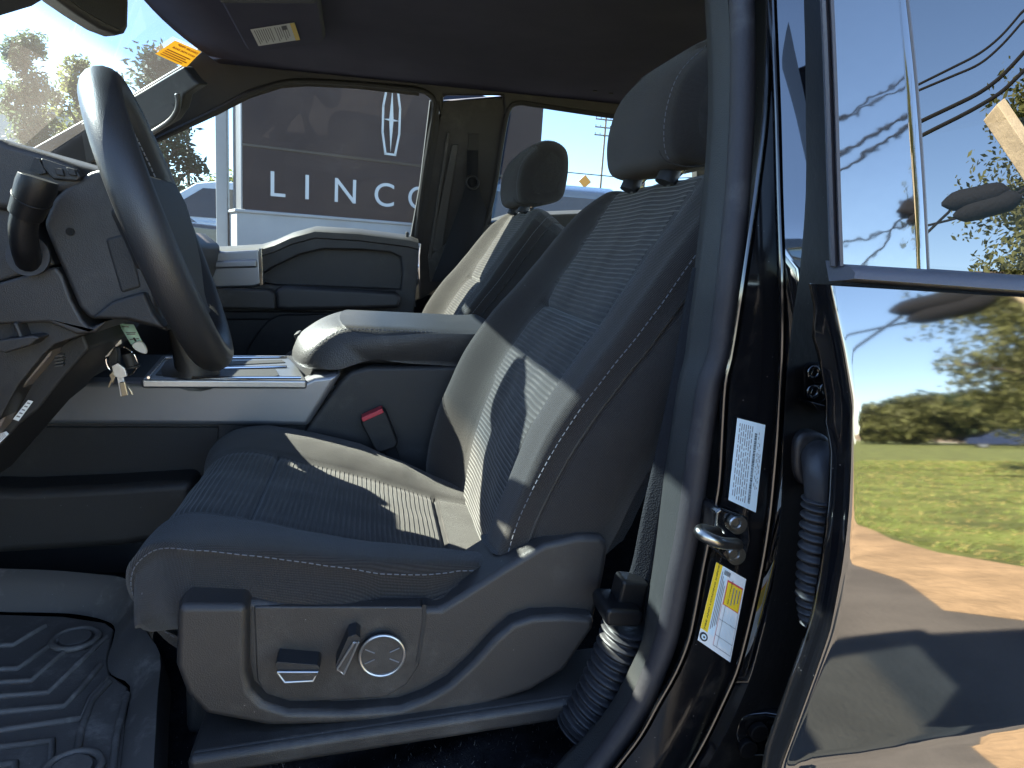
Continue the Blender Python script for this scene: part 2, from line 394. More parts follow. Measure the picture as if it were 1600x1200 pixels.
# ---- floor, firewall, far lower body
b = MB(); b.box((-.1, 1.36, .77), (2.0, 1.76, .04)); b.box((-1.08, 1.36, 1.0), (.04, 1.76, .6)); b.build('floor_carpet', m_carpet, truck, bevel=.01)

# ---- headliner
rows = []
for i in range(15):
    row = []
    for j in range(25):
        y = .58 + (2.118 - .58) * j / 24
        u = (y - 1.36) / .77
        x0 = -.47 + .06 * max(0, (abs(u) - .45) / .55) ** 2
        x = x0 + (1.34 - x0) * i / 14
        z = 1.812 + .016 * (1 - u * u) - .012 * (1 - i / 14)
        row.append(V((x, y, z)))
    rows.append(row)
b = MB().grid(rows); hl = b.build('headliner', m_head, truck)
hl.modifiers.new('sol', 'SOLIDIFY').thickness = .018; hl.modifiers['sol'].offset = 1
for c in ((930, 138), (955, 142)): MB().disc(at(*c, z=1.818), (0, 0, -1), .006, .008, 14).build('coat_hook', m_pldark, truck)

# ---- A-pillar trim, roof rail, passenger B and C pillars (inside faces)
b = MB()
b.pp([(20, 262), (50, 232), (127, 189), (212, 144), (287, 99), (303, 84), (309, 72), (305, 58), (330, 70), (420, 88), (520, 96), (700, 112), (820, 124), (1000, 140), (1170, 150),
      (1170, 205), (1090, 196), (945, 180), (830, 164), (812, 163), (798, 168), (790, 182), (786, 150), (694, 150), (690, 185), (684, 165), (672, 147), (650, 137), (480, 125), (440, 128), (390, 143), (340, 170), (245, 217), (190, 246), (60, 310)], SP0, SN, .035)
b.build('pillar_trim', m_plastic, truck, bevel=.008, seg=3)
# lighter grained A-pillar cover, turned towards the windscreen, with the grab handle let into it
AP0 = atp(127, 190, SP0 - SN * .004, SN); AN = V((.60, .76, .24)).normalized()
b = MB(); b.pp([(58, 236), (127, 192), (212, 147), (286, 103), (300, 122), (312, 132), (287, 148), (282, 168), (268, 188), (240, 204), (200, 224), (150, 250), (90, 285)], AP0, AN, .03)
ap = b.build('pillar_cover', m_trim, truck, bevel=.006, seg=3)
b = MB(); b.pp([(222, 184), (258, 164), (268, 163), (272, 170), (262, 184), (240, 196), (216, 208)], AP0, AN, .003, smooth=4, lift=-.0008); b.build('handle_recess', m_pldark, ap, off=V((0, 0, 0)))
hp = [atp(a, c, AP0 - AN * .012, AN) for a, c in ((212, 222), (240, 206), (264, 190), (276, 174), (279, 158), (276, 146))]
MB().tube(catmull(hp, 5), [.004] + [.0062] * (len(catmull(hp, 5)) - 2) + [.004], 12).build('grab_handle', m_plgrey, truck)
# passenger B pillar
b = MB()
b.pp([(690, 158), (797, 150), (795, 175), (786, 230), (770, 330), (766, 360), (700, 440), (655, 470), (655, 400), (668, 300)], SP0, SN, .03, lift=.012)
bp = b.build('belt_pillar', m_plastic, truck, bevel=.006)
b = MB(); b.pp([(698, 205), (703, 206), (674, 402), (668, 402)], SP0, SN, -.010, lift=.011); b.pp([(706, 225), (716, 225), (690, 392), (672, 392)], SP0, SN, -.008, lift=.011); b.build('pillar_edge', m_plgrey, bp, off=V((0, 0, 0)), bevel=.003)
b = MB(); b.pp([(700, 378), (740, 375), (735, 400), (700, 432), (672, 440), (668, 400)], SP0, SN, -.006, lift=.010); b.build('pillar_cover', m_plgrey, bp, off=V((0, 0, 0)), bevel=.003)
b = MB(); b.pp([(732, 208), (748, 208), (748, 290), (730, 290)], SP0, SN, -.004, lift=.011); b.build('belt_slot', m_pldark, bp, off=V((0, 0, 0)))
b = MB()
b.grid([[atp(p[0], p[1], SP0 + SN * (l), SN) for p in r] for r, l in (([(730, 235), (747, 235)], .004), ([(728, 285), (746, 287)], -.012), ([(722, 310), (760, 330)], -.03), ([(690, 400), (745, 400)], -.06), ([(674, 440), (730, 440)], -.09))])
o = b.build('seat_belt', m_belt, truck); o.modifiers.new('sol', 'SOLIDIFY').thickness = .002
b = MB(); c = atp(738, 285, SP0 - SN * .02, SN); b.torus(c, (.1, -1, .2), .019, .004, 24, 8, squash=1.2); b.build('belt_ring', m_pldark, o, off=V((0, 0, 0)))
b = MB(); b.disc(atp(685, 420, SP0 - SN * .004, SN), -SN, .010, .012, 18); b.build('anchor_cap', m_plgrey, bp, off=V((0, 0, 0)), bevel=.003)
# rear passenger door: frame under its window + C pillar
b = MB()
b.pp([(758, 352), (800, 338), (1000, 330), (1120, 330), (1120, 520), (700, 520)], SP0, SN, .05, lift=.01)
b.pp([(1085, 180), (1125, 184), (1125, 345), (1092, 345)], SP0, SN, .05, lift=.006)
rdp = b.build('rear_passenger_door', m_plgrey, truck, bevel=.006)
gp = [(797, 168), (812, 161), (830, 163), (945, 180), (1086, 197)]
b = MB().tube(catmull([atp(*p, SP0, SN) for p in [(758, 352), (772, 300), (788, 200)] + gp], 5), .007, 8); b.build('window_seal', m_pldark, rdp, off=V((0, 0, 0)))
q = [(760, 356), (786, 165), (812, 150), (1150, 190), (1150, 340), (800, 350)]
b = MB(); b.add([atp(*p, SP0 + SN * .03, SN) for p in q], [list(range(len(q)))]); b.build('window_glass', m_glass_side, rdp, off=V((0, 0, 0)))
b = MB(); b.box((.48, 2.235, 1.44), (.012, .02, .26)); b.build('window_post', m_pldark, rdp, off=V((0, 0, 0)))

# ---- passenger door
YD = 2.20
outer = [(250, 400), (318, 397), (405, 391), (425, 386), (452, 374), (490, 363), (560, 367), (640, 376), (655, 382), (652, 440), (645, 500), (640, 545), (420, 580), (200, 590), (200, 404)]
pocket = [(408, 430), (425, 418), (468, 398), (505, 389), (560, 390), (610, 394), (626, 402), (629, 425), (626, 452), (560, 449), (430, 445), (410, 442)]
def holed(outer, holes, y, depth):
    """panel with openings, front at y"""
    bm = bmesh.new(); es = []
    for lp in [outer] + holes:
        vs = [bm.verts.new(at(a, c, y=y)) for a, c in lp]
        es += [bm.edges.new((vs[i], vs[(i + 1) % len(vs)])) for i in range(len(vs))]
    bmesh.ops.triangle_fill(bm, edges=es, use_beauty=True)
    g = bmesh.ops.extrude_face_region(bm, geom=list(bm.faces))
    bmesh.ops.translate(bm, vec=V((0, depth, 0)), verts=[v for v in g['geom'] if isinstance(v, bmesh.types.BMVert)])
    bm.verts.ensure_lookup_table(); bm.verts.index_update()
    mb = MB(); mb.add([v.co.copy() for v in bm.verts], [[v.index for v in f.verts] for f in bm.faces]); bm.free(); return mb
pd = holed(outer, [pocket], YD, .06).build('passenger_door', m_plastic, truck, bevel=.006, seg=3)
Z0 = V((0, 0, 0))
b = MB(); b.px([(380, 395), (470, 380), (640, 370), (650, 480), (500, 470), (390, 470)], YD + .045, YD + .07); b.build('door_pocket', m_plastic2, pd, off=Z0)
b = MB()   # ledge along the window
led = [(318, 393), (405, 388), (428, 381), (455, 369), (492, 359), (560, 363), (640, 373), (654, 377)]
rows = [[at(a, c, y=YD - .006) for a, c in led], [at(a, c + 3, y=YD - .012) for a, c in led], [at(a, c + 12, y=YD - .010) for a, c in led], [at(a, c + 14, y=YD) for a, c in led]]
rows.insert(0, [p + V((0, .06, .012)) for p in rows[0]])
b.grid(rows); b.build('window_ledge', m_plgrey, pd, off=Z0)
b = MB(); b.disc(at(636, 374, y=YD + .02), (0, 0, 1), .005, .022, 14); b.build('lock_knob', m_pldark, pd, off=Z0, bevel=.002)
b = MB(); b.px([(330, 394), (405, 390), (408, 444), (396, 448), (335, 450), (328, 440)], YD - .02, YD + .01); b.px([(333, 408), (402, 405), (401, 418), (334, 420)], YD - .032, YD); b.build('handle_bezel', m_silver2, pd, off=Z0, bevel=.006, seg=3)
b = MB(); b.px([(404, 388), (409, 388), (411, 445), (406, 447)], YD - .03, YD); b.build('bezel_strip', m_chrome, pd, off=Z0, bevel=.001)
b = MB(); b.px([(428, 452), (445, 446), (560, 452), (618, 456), (628, 464), (625, 482), (560, 484), (450, 486), (430, 484)], YD - .055, YD + .01); b.build('armrest_pad', m_leather, pd, off=Z0, bevel=.014, seg=4)
b = MB(); b.px([(318, 450), (420, 453), (430, 460), (430, 484), (318, 482)], YD - .06, YD + .01); b.build('armrest_front', m_plgrey, pd, off=Z0, bevel=.008, seg=3)
b = MB(); b.px([(420, 500), (470, 492), (520, 498), (480, 560), (400, 575), (380, 560)], YD - .03, YD, smooth=4); b.px([(330, 486), (640, 488), (636, 500), (330, 500)], YD - .012, YD); b.build('map_pocket', m_pldark, pd, off=Z0, bevel=.006)
wl = [(236, 222), (340, 172), (390, 146), (440, 130), (480, 127), (560, 131), (650, 140), (670, 147), (678, 158), (676, 185), (660, 290), (650, 376)]
b = MB().tube(catmull([atp(*p, SP0 - SN * .001, SN) for p in wl], 5), .008, 8)
b.pp([(672, 158), (686, 160), (686, 195), (660, 382), (641, 374), (656, 290)], SP0, SN, .03, lift=.0)
b.build('window_frame', m_pldark, pd, off=Z0)
wl2 = [(244, 224), (340, 180), (390, 154), (440, 138), (480, 135), (560, 139), (655, 150)]
b = MB(); rows = [[atp(p[0], p[1] - 7, SP0 + SN * .004, SN) for p in wl2], [atp(p[0], p[1], SP0 + SN * .010, SN) for p in wl2]]; b.grid(rows); o = b.build('glass_run', m_plgrey, pd, off=Z0)
q = [(225, 420), (225, 215), (390, 130), (480, 115), (690, 130), (690, 200), (664, 386)]
b = MB(); b.add([atp(*p, SP0 + SN * .025, SN) for p in q], [list(range(len(q)))]); b.build('window_glass', m_glass_side, pd, off=Z0)

# ---- windscreen, mirror, sticker, visor
A0 = V((-.475, 2.118, 1.805)); A1 = V((-1.16, 2.24, 1.33))
def wsp(u, v):   # u across (0 far side..1 near side), v down
    far = A0.lerp(A1, v); near = V((far.x, 2.72 - far.y, far.z)); p = far.lerp(near, u); p.x -= .10 * (1 - (2 * u - 1) ** 2) * (0.4 + .6 * v) ; return p
b = MB().grid([[wsp(u / 12, v / 10) for u in range(13)] for v in (-1.0, -.4, 0, 1, 2, 3, 4, 5, 6, 7, 8, 9, 10)]); b.build('windscreen', m_glass_wind, truck)
def on_ws(px, py, lift=0):
    # march along the pixel ray to the glass sheet
    r = ray(px, py); best = None
    for k in range(400):
        p = CAM + r * (1.0 + k * .004)
        v = (A0.z - p.z) / (A0.z - A1.z); far = A0.lerp(A1, v); u = (far.y - p.y) / max(1e-6, 2 * far.y - 2.72)
        x = far.x - .10 * (1 - (2 * u - 1) ** 2) * (.4 + .6 * v); d = p.x - x
        if best is None or abs(d) < best[0]: best = (abs(d), p)
    return best[1] + V((.6, -.1, -.7)) * lift
q = Quad(on_ws(271, 60, .006), on_ws(312, 78, .006), on_ws(288, 103, .006), on_ws(240, 81, .006))
b = MB(); q.rect(b, 0, 0, 1, 1, 0, 0)
exm, eym = (q.p(0, .5) - q.p(1, .5)), (q.p(.5, 0) - q.p(.5, 1))
for i, (tx, sz) in enumerate((('DEALER PREP', .12), ('NOT FOR SALE', .115))):
    b.text(tx, q.p(.95, .15 + i * .2, .0006), exm, eym, sz, 1, bold=.006)
for i in range(4): q.rect(b, .08, .52 + i * .11, .9 - .1 * (i % 2), .57 + i * .11, 1, .0006)
b.build('window_sticker', [m_orange, m_redink], truck, label='orange dealer sticker with mirrored printing inside the windscreen corner', recalc=False)
def mx(pts, x0, x1):
    f = [atp(a, c, V((-.49, 1.30, 1.71)) + V((.80, -.60, 0)) * (x0 + .485), V((.80, -.60, 0))) for a, c in pts]; return MB().prism3(f, [p + V((.80, -.60, 0)) * (x1 - x0) for p in f])
mr = mx([(-30, -95), (0, -75), (50, -40), (84, -8), (92, 0), (125, 23), (160, 45), (186, 55), (198, 52), (203, 42), (204, 5), (202, -25), (186, -50), (110, -85), (40, -125)], -.485, -.53).build('rear_view_mirror', m_plastic2, truck, bevel=.010, seg=4)
mx([(20, -70), (98, -8), (128, 14), (165, 36), (188, 46), (195, 40), (196, 5), (193, -25), (180, -55), (110, -85)], -.4835, -.487).build('mirror_face', m_pldark, mr, off=Z0)
MB().tube([V((-.51, 1.31, 1.745)), V((-.55, 1.34, 1.765)), V((-.60, 1.36, 1.785))], .011, 10).build('mirror_stem', m_pldark, mr, off=Z0)
b = MB()   # sensor cover on the glass above the mirror
pts = [(1.26, .03), (1.42, .03), (1.43, .12), (1.40, .20), (1.30, .20), (1.25, .12)]
b.prism3([V((wsp(.5, v).x + .004, y, wsp(.5, v).z - .006)) for y, v in pts], [V((wsp(.5, v).x + .03, y, wsp(.5, v).z - .035)) for y, v in pts]); b.build('sensor_cover', m_pldark, mr, off=Z0, bevel=.01)
b = MB(); b.pz([(330, -40), (345, 5), (385, 78), (398, 82), (500, 70), (508, 62), (495, -40)], 1.785, 1.805); vs = b.build('sun_visor', m_head, truck, bevel=.008, seg=3)
b = MB(); b.pz([(338, -8), (486, -26), (494, 2), (492, 6), (346, 5)], 1.781, 1.785); b.build('visor_mirror_cover', m_pldark, vs, off=Z0, bevel=.002)
q = Quad(*[at(*p, z=1.7835) for p in ((391, 46), (460, 35), (469, 62), (404, 72))]); b = MB(); q.rect(b, 0, 0, 1, 1, 0, 0)
q.rect(b, .90, 0.0, 1, 1, 1, .0004)
for i in range(15):
    if i in (8,): continue
    u = .07 + i * .052; q.rect(b, u, .12 if i > 9 and i < 13 else .08, u + .018, .9 - .1 * (i % 3), 2, .0004)
q.rect(b, .70, .08, .80, .3, 3, .0005); b.build('warning_label', [m_white, m_yellow, m_greyink, m_ink], vs, off=Z0, label='white airbag warning label with a yellow band on the sun visor', recalc=False)

# ---- seats -------------------------------------------------------------------
SPZ = [.90, 1.0, 1.1, 1.2, 1.3, 1.4, 1.445, 1.474]; SPX = [.146, .146, .163, .203, .266, .327, .355, .377]
YC = .92
def spine(n):
    return catmull([V((x, 0, z)) for x, z in zip(SPX, SPZ)], max(1, n // 7))
def backrest(parent):
    sp = spine(210); n = len(sp); rows = []; uvr = []; mats = []; seam = []; seam2 = []; arc = 0
    T = [-1 + 2 * i / 56 for i in range(57)]
    for i, c in enumerate(sp):
        s = i / (n - 1); t = (sp[min(i + 1, n - 1)] - sp[max(i - 1, 0)]).normalized(); f = V((-t.z, 0, t.x))
        if i: arc += (sp[i] - sp[i - 1]).length
        hw = interp(s, [0, .2, .45, .7, .82, .90, .95, .98, 1], [.215, .243, .246, .228, .213, .196, .176, .150, .118])
        hb = interp(s, [0, .15, .4, .7, .9, 1], [.040, .052, .048, .032, .018, .005])
        q = max(0, (s - .88) / .12); top = .040 * q ** 2.2
        ti = interp(s, [0, .3, .6, .85, 1], [.56, .57, .62, .74, .86])
        back = interp(s, [0, .3, .7, 1], [.115, .125, .105, .080]) - top * .6
        hs = .006 * math.exp(-((c.z - 1.287) / .003) ** 2) + .004 * math.exp(-((c.z - 1.287) / .016) ** 2)
        ring = []; uvs = []; mt = []
        for u in T:
            a = abs(u)
            d = 0.0
            if a > ti:
                k = (a - ti) / (1 - ti)
                d = hb * (sstep(0, .75, k) * (1 - .55 * max(0, (k - .72) / .28) ** 2)) if u > 0 else hb * .36 * sstep(0, .6, k)
            d -= .0035 * math.exp(-((a - ti) / .014) ** 2) + (hs if a < ti else 0) + .010 * (1 - a * a) * (1 - s) - .004
            d -= top; d -= (.010 if u < 0 else .022) * sstep(.84, 1.0, a) * (.5 + s)
            d += .004 * NZ.noise(V((u * 2.0, c.z * 8, 1.7))) + .0012 * NZ.noise(V((u * 6, c.z * 26, 5.7)))
            ring.append(c + V((0, YC + u * hw, 0)) - V((0, c.y, 0)) + f * d); uvs.append((u * hw, arc)); mt.append(0 if a < ti - .012 else 1)
        e = ring[-1].copy(); d1 = (e - c).dot(f)
        side = [(-.004, .004), (-.010, .003), (-.020, .008), (-.0235, .0035), (-.028, .009), (-.05, .018), (-.075, .018), (-.10, .008)]
        for dd, o in side:
            if dd < -.03: dd = dd * (back / .115)
            ring.append(V((c.x, YC + hw + o, c.z)) + f * (d1 + dd)); uvs.append((hw - dd + .01, arc)); mt.append(1)
        for u in (.9, .6, .3, 0, -.3, -.6, -.9):
            ring.append(V((c.x, YC + u * hw, c.z)) + f * (d1 - back - .012)); uvs.append((u * hw, arc + .5)); mt.append(1)
        for dd, o in side[::-1]:
            if dd < -.03: dd = dd * (back / .115)
            ring.append(V((c.x, YC - hw - o, c.z)) + f * (d1 + dd)); uvs.append((-hw + dd - .01, arc)); mt.append(1)
        seam.append(ring[-1] + V((0, -.0012, 0)) + f * .0002); seam2.append(ring[len(T) - 1 + 1] + V((0, .0012, 0)))
        for q_ in ring:
            k_ = sstep(-.62, -.80, (q_.y - YC) / hw); zl = 1.052 + .02 * max(0, q_.x - .17)
            if q_.z < zl: q_.z += (zl - q_.z) * k_ * .97
        uvs.append((-hw, arc)); rows.append(ring); uvr.append(uvs); mats.append(mt)
    b = MB(); b.grid(rows, closed=True, uvs=uvr, mif=lambda i, j: mats[i][j], caps=False)
    nc = len(rows[0]); b.f.append([(n - 1) * nc + j for j in range(nc)]); b.mi.append(1); b.uv.append([uvr[-1][j] for j in range(nc)])
    b.f.append(list(range(nc))); b.mi.append(1); b.uv.append(None)
    b.stitch(seam[6:-6], mi=2); b.stitch(seam2[6:-6], mi=2)
    return b.build('backrest', [m_rib, m_weave, m_thread], parent, off=L0 if parent is truck else Z0, ang=70)
def cushion(parent):
    """lofted along x from the front edge back under the backrest"""
    N = 64; rows = []; uvr = []; mats = []; arc = 0; T = [-1 + 2 * i / 56 for i in range(57)]; seam = []; prev = None
    keys = [(-.185, .958), (-.208, .966), (-.225, .985), (-.229, 1.010), (-.222, 1.034), (-.200, 1.050), (-.165, 1.052), (-.11, 1.042), (-.03, 1.022), (.05, .998), (.12, .982), (.17, .975), (.22, .965)]
    prof = catmull([V((x, 0, z)) for x, z in keys], 22); n = len(prof); rowsf = []
    for i, c in enumerate(prof):
        s = i / (n - 1); t = (prof[min(i + 1, n - 1)] - prof[max(i - 1, 0)]).normalized(); f = V((-t.z, 0, t.x))
        if prev is not None: arc += (c - prev).length
        prev = c
        hw = interp(c.x, [-.225, -.16, 0, .15, .22], [.205, .235, .245, .240, .225]) - .02 * max(0, (1.03 - c.z) / .055 if c.x < -.18 and c.z < 1.03 else 0)
        ti = .52; hb = .018 if c.x > -.19 else .018 * sstep(.97, 1.06, c.z)
        hb = interp(c.x, [-.23, -.15, .05, .2], [.004, .016, .030, .020])
        cs = .005 * math.exp(-((c.x + .128) / .003) ** 2) + .005 * math.exp(-((c.x - .100) / .003) ** 2)
        ring = []; uvs = []; mt = []
        for u in T:
            a = abs(u); d = 0.
            if a > ti:
                k = (a - ti) / (1 - ti)
                eh = interp(c.x, [-.22, -.16, -.04, .05, .11, .2], [.006, .014, .029, .047, .057, .06]) if u < 0 else interp(c.x, [-.2, -.02, .1, .2], [.012, .016, .004, .0])
                d = hb * .5 * math.sin(math.pi * k) + eh * sstep(0, 1, k)
            d -= .005 * math.exp(-((a - ti) / .016) ** 2) + (cs if a < ti else 0)
            hu = hw if u < 0 else interp(c.x, [-.225, -.16, -.02, .07, .16, .22], [.205, .235, .238, .215, .19, .18])
            d += .0035 * (NZ.noise(V((c.x * 9, u * 2.2, 3.1)))) + .0012 * NZ.noise(V((c.x * 30, u * 7, 8.1)))
            ring.append(V((c.x, YC + u * hu, c.z)) + f * d); uvs.append((u * hw, arc)); mt.append(0 if a < ti - .012 and c.x < .105 else 1)
        zb = interp(c.x, [-.225, -.12, 0, .06, .085, .11, .16, .22], [.962, .990, 1.0, 1.002, 1.012, 1.034, 1.05, 1.05])
        e = ring[-1]; d1 = e.z; dl = ring[0].z
        dep = max(.004 if c.z < .99 and c.x < -.17 else .02, d1 - zb)
        prof_s = [(.004, .006), (.010, .004), (.016, .009), (.22 * dep + .014, .020), (.38 * dep + .012, .0245), (.55 * dep + .01, .026), (.70 * dep + .006, .024), (.85 * dep, .017), (.95 * dep, .009), (dep, 0)]
        sd = []
        fr = sstep(-.17, -.225, c.x)
        for dd, o in prof_s: sd.append((dd, o))
        right = [V((c.x + fr * dd * .25, YC + hu + o, d1 - dd)) for dd, o in sd]
        wr = lambda k: .0035 * NZ.noise(V((c.x * 7, k * 1.9, .5))) + (.002 * math.sin(k * 2.1 + c.x * 9) if k > 1 else 0)
        so = min(1, max(.0, dl - zb) / .05)
        left = [V((c.x + fr * dd * .25, YC - hw - o * so - wr(q) * (q > 2) * so, dl - dd * max(.004 if c.z < .99 and c.x < -.17 else .02, dl - zb) / dep)) for q, (dd, o) in enumerate(sd)][::-1]
        ring += right + [V((c.x + .01 * fr, YC + u * hw, d1 - dep - .004)) for u in (.8, .4, 0, -.4, -.8)] + left
        uvs += [(hw + dd, arc) for dd, o in sd] + [(u * hw, arc + .4) for u in (.8, .4, 0, -.4, -.8)] + [(-hw - dd, arc) for dd, o in sd[::-1]] + [(-hw, arc)]
        mt += [1] * (len(ring) - len(mt)); seam.append(ring[-1] + V((0, -.001, .0005)))
        rows.append(ring); uvr.append(uvs); mats.append(mt)
    b = MB(); b.grid(rows, closed=True, uvs=uvr, mif=lambda i, j: mats[i][j])
    nc = len(rows[0])
    for r in (0, n - 1):
        b.f.append([r * nc + j for j in range(nc)]); b.mi.append(1); b.uv.append([uvr[r][j] for j in range(nc)])
    b.stitch(seam[8:], mi=2)
    return b.build('seat_cushion', [m_rib, m_weave, m_thread], parent, off=Z0, ang=70)
def headrest(parent):
    """loft across y; side profile in xz"""
    prof = [(.322, 1.476), (.313, 1.500), (.313, 1.535), (.325, 1.575), (.355, 1.607), (.385, 1.623), (.415, 1.622), (.440, 1.605), (.448, 1.570), (.446, 1.525), (.438, 1.492), (.415, 1.480), (.375, 1.472), (.348, 1.469)]
    P_ = catmull([V((x, 0, z)) for x, z in prof], 5, True); c = V((.388, 0, 1.545)); rows = []; uvs = []; n = 34; seam = []; prev = None; acc = 0.0
    for i in range(n + 1):
        u = -1 + 2 * i / n; k = (1 - abs(u) ** 4.5) ** .5 if abs(u) < 1 else 0; k = .84 + .16 * k; sh = 1
        y = YC + u * .128
        if abs(u) > .93: k *= 1 - .25 * ((abs(u) - .93) / .07) ** 2
        gv = 1 - .012 * math.exp(-((abs(u) - .80) / .02) ** 2)
        r = []
        for p in P_:
            q = c + (p - c) * k * gv; q.y = y
            if p.x < .36: q.x += .016 * (u * u)
            r.append(q)
        acc = acc + (r[0] - prev[0]).length if prev else 0.0; prev = r
        rows.append(r); uvs.append([(j * .0085, acc) for j in range(len(r) + 1)])
        if i == 3: seam = [c + (q - c) * 1.012 + V((0, c.y * 0, 0)) for q in r]; seam = [V((q.x, r[0].y, q.z)) for q in seam]
    b = MB(); b.grid(rows, closed=True, uvs=uvs, caps=True)
    b.stitch(seam[:40], mi=1)
    b.tube([c + (V((p.x, 0, p.z)) - c) * .985 + V((0, YC - .116, 0)) for p in P_[60:] + P_[:3]], .0008, 5, 0)
    return b.build('headrest', [m_weave, m_thread], parent, off=Z0, ang=60)
# driver seat: the plastic side valance is its base
b = MB()
b.px([(277, 938), (274, 1040), (290, 1082), (320, 1116), (420, 1135), (600, 1130), (740, 1110), (830, 1079), (880, 1048), (925, 985), (945, 900), (952, 855), (942, 838), (905, 838), (850, 850), (790, 886), (745, 915), (690, 950), (500, 952), (395, 940)], .648, .74)
b.px([(276, 946), (273, 1040), (290, 1085), (320, 1118), (420, 1137), (600, 1132), (740, 1112), (830, 1081), (882, 1050), (927, 985), (932, 966), (880, 962), (832, 964), (800, 975), (772, 1000), (735, 1040), (700, 1072), (665, 1092), (625, 1107), (540, 1113), (450, 1112), (412, 1100), (392, 1080), (386, 1050), (386, 946)], .630, .70)
dseat = b.build('driver_seat', m_plastic2, truck, bevel=.012, seg=4, ang=30)
cush = cushion(dseat); back = backrest(dseat); head = headrest(dseat)
def post(y): return MB().tube([V((.352, y, 1.455)), V((.372, y, 1.478)), V((.380, y, 1.50))], .0065, 12).build('headrest_post', m_chrome, dseat, off=Z0)
def guide(y): return MB().tube([V((.350, y, 1.455)), V((.358, y, 1.478)), V((.361, y, 1.484))], [.013, .012, .008], 16, flat=1.3).build('post_guide', m_pldark, dseat, off=Z0)
posts = [post(y) for y in (.855, .985)] + [guide(y) for y in (.855, .985)]
b = MB(); b.px([(396, 948), (401, 1062), (415, 1088), (450, 1099), (600, 1091), (636, 1070), (655, 1040), (667, 960), (660, 948)], .6465, .66); swp = b.build('switch_panel', m_plastic2, dseat, off=Z0, bevel=.002)
b = MB(); b.px([(660, 945), (666, 945), (666, 970), (656, 1035), (650, 1035), (660, 970)], .6455, .66); b.build('panel_joint', m_pldark, dseat, off=Z0)
def paddle(outer, inner):
    b = MB(); b.px(outer, .624, .647, 0); b.px(inner, .6225, .629, 1)
    cc = catmull([at(*p, y=.6225) for p in inner], 1, True); b.tube(cc + cc[:1], .0013, 6, 2)
    return b.build('seat_switch', [m_pldark, m_plastic2, m_silver2], dseat, off=Z0, bevel=.0008)
paddle([(430, 1038), (433, 1034), (496, 1039), (500, 1044), (498, 1052), (490, 1064), (445, 1067), (434, 1056)], [(433, 1050), (497, 1050), (489, 1064), (445, 1066)])
paddle([(526, 1046), (524, 1040), (544, 995), (556, 991), (563, 997), (562, 1004), (540, 1056), (533, 1056)], [(527, 1045), (553, 1004), (560, 1003), (537, 1054)])
b = MB(); cc = at(597, 1021, y=.642); b.disc(cc, (0, -1, 0), .0205, .004, 32, 0)
b.torus(cc + V((0, -.004, 0)), (0, 1, 0), .0213, .0016, 40, 8, 1)
for a in (25, -25, 155, -155): d = V((math.cos(R(a)), 0, math.sin(R(a)))); b.tube([cc + d * .008 + V((0, -.0045, 0)), cc + d * .018 + V((0, -.0045, 0))], .0006, 5, 2)
b.build('lumbar_switch', [m_plastic2, m_silver2, m_greyink], dseat, off=Z0)
b = MB(); b.box((.03, .92, .945), (.36, .42, .06)); b.box((.03, .92, .86), (.44, .34, .10)); b.build('seat_frame', m_pldark, dseat, off=Z0, bevel=.01)
# passenger seat: same shapes one seat across
b = MB(); b.box((-.02, 1.80, .93), (.40, .46, .09)); pseat = b.build('passenger_seat', m_pldark, truck, bevel=.02)
for o in [cush, back, head] + posts:
    c = o.copy(); COL.objects.link(c); c.parent = pseat; c.location = (0, .88, 0)
# rear bench, only its top shows a little
b = MB(); b.box((.98, 1.36, 1.02), (.48, 1.5, .18)); b.box((1.24, 1.36, 1.18), (.12, 1.5, .42), rot=Matrix.Rotation(R(10), 3, 'Y')); b.build('rear_bench', m_weave, truck, bevel=.05, seg=4)

# ---- buckle
b = MB(); b.px([(563, 655), (597, 639), (603, 644), (622, 692), (618, 700), (592, 709), (586, 704), (565, 664)], 1.155, 1.185); bk = b.build('belt_buckle', m_pldark, truck, bevel=.004, seg=3)
b = MB(); b.px([(564, 653), (597, 638), (600, 645), (567, 660)], 1.1535, 1.18); b.build('release_button', m_red, bk, off=Z0, bevel=.002)
b = MB(); b.px([(600, 705), (618, 698), (630, 728), (650, 760), (630, 760)], 1.165, 1.175); b.build('buckle_strap', m_belt, bk, off=Z0, bevel=.002)

# ---- centre console
b = MB(); b.px([(530, 596), (548, 580), (575, 573), (720, 572), (800, 575), (800, 780), (470, 780), (470, 680)], 1.19, 1.54); b.px([(-60, 600), (560, 600), (560, 900), (-60, 900)], 1.205, 1.52)
con = b.build('centre_console', m_plastic, truck, bevel=.008, seg=3)
b = MB(); b.px([(24, 664), (60, 620), (96, 596), (150, 597), (470, 597), (490, 588), (534, 583), (481, 667)], 1.180, 1.23); b.build('side_trim', m_silver, con, off=Z0, bevel=.010, seg=4)
b = MB(); b.pz([(220, 592), (252, 555), (448, 555), (466, 572), (480, 594)], 1.135, 1.120); tp = b.build('shifter_plate', m_silver2, con, off=Z0, bevel=.004)
b = MB()
b.pz([(243, 585), (262, 564), (300, 563), (295, 588)], 1.1365, 1.130); b.pz([(330, 588), (340, 578), (430, 576), (436, 586), (420, 590)], 1.1365, 1.130); b.pz([(310, 572), (315, 565), (440, 562), (446, 566)], 1.1365, 1.13)
b.build('plate_inset', m_pldark, con, off=Z0)
b = MB()
for p0, p1 in (((232, 590), (258, 560)), ((258, 560), (448, 558)), ((310, 576), (448, 573)), ((300, 590), (470, 590))): b.tube([at(*p0, z=1.137), at(*p1, z=1.137)], .0022, 8)
b.build('plate_trim', m_chrome, con, off=Z0)
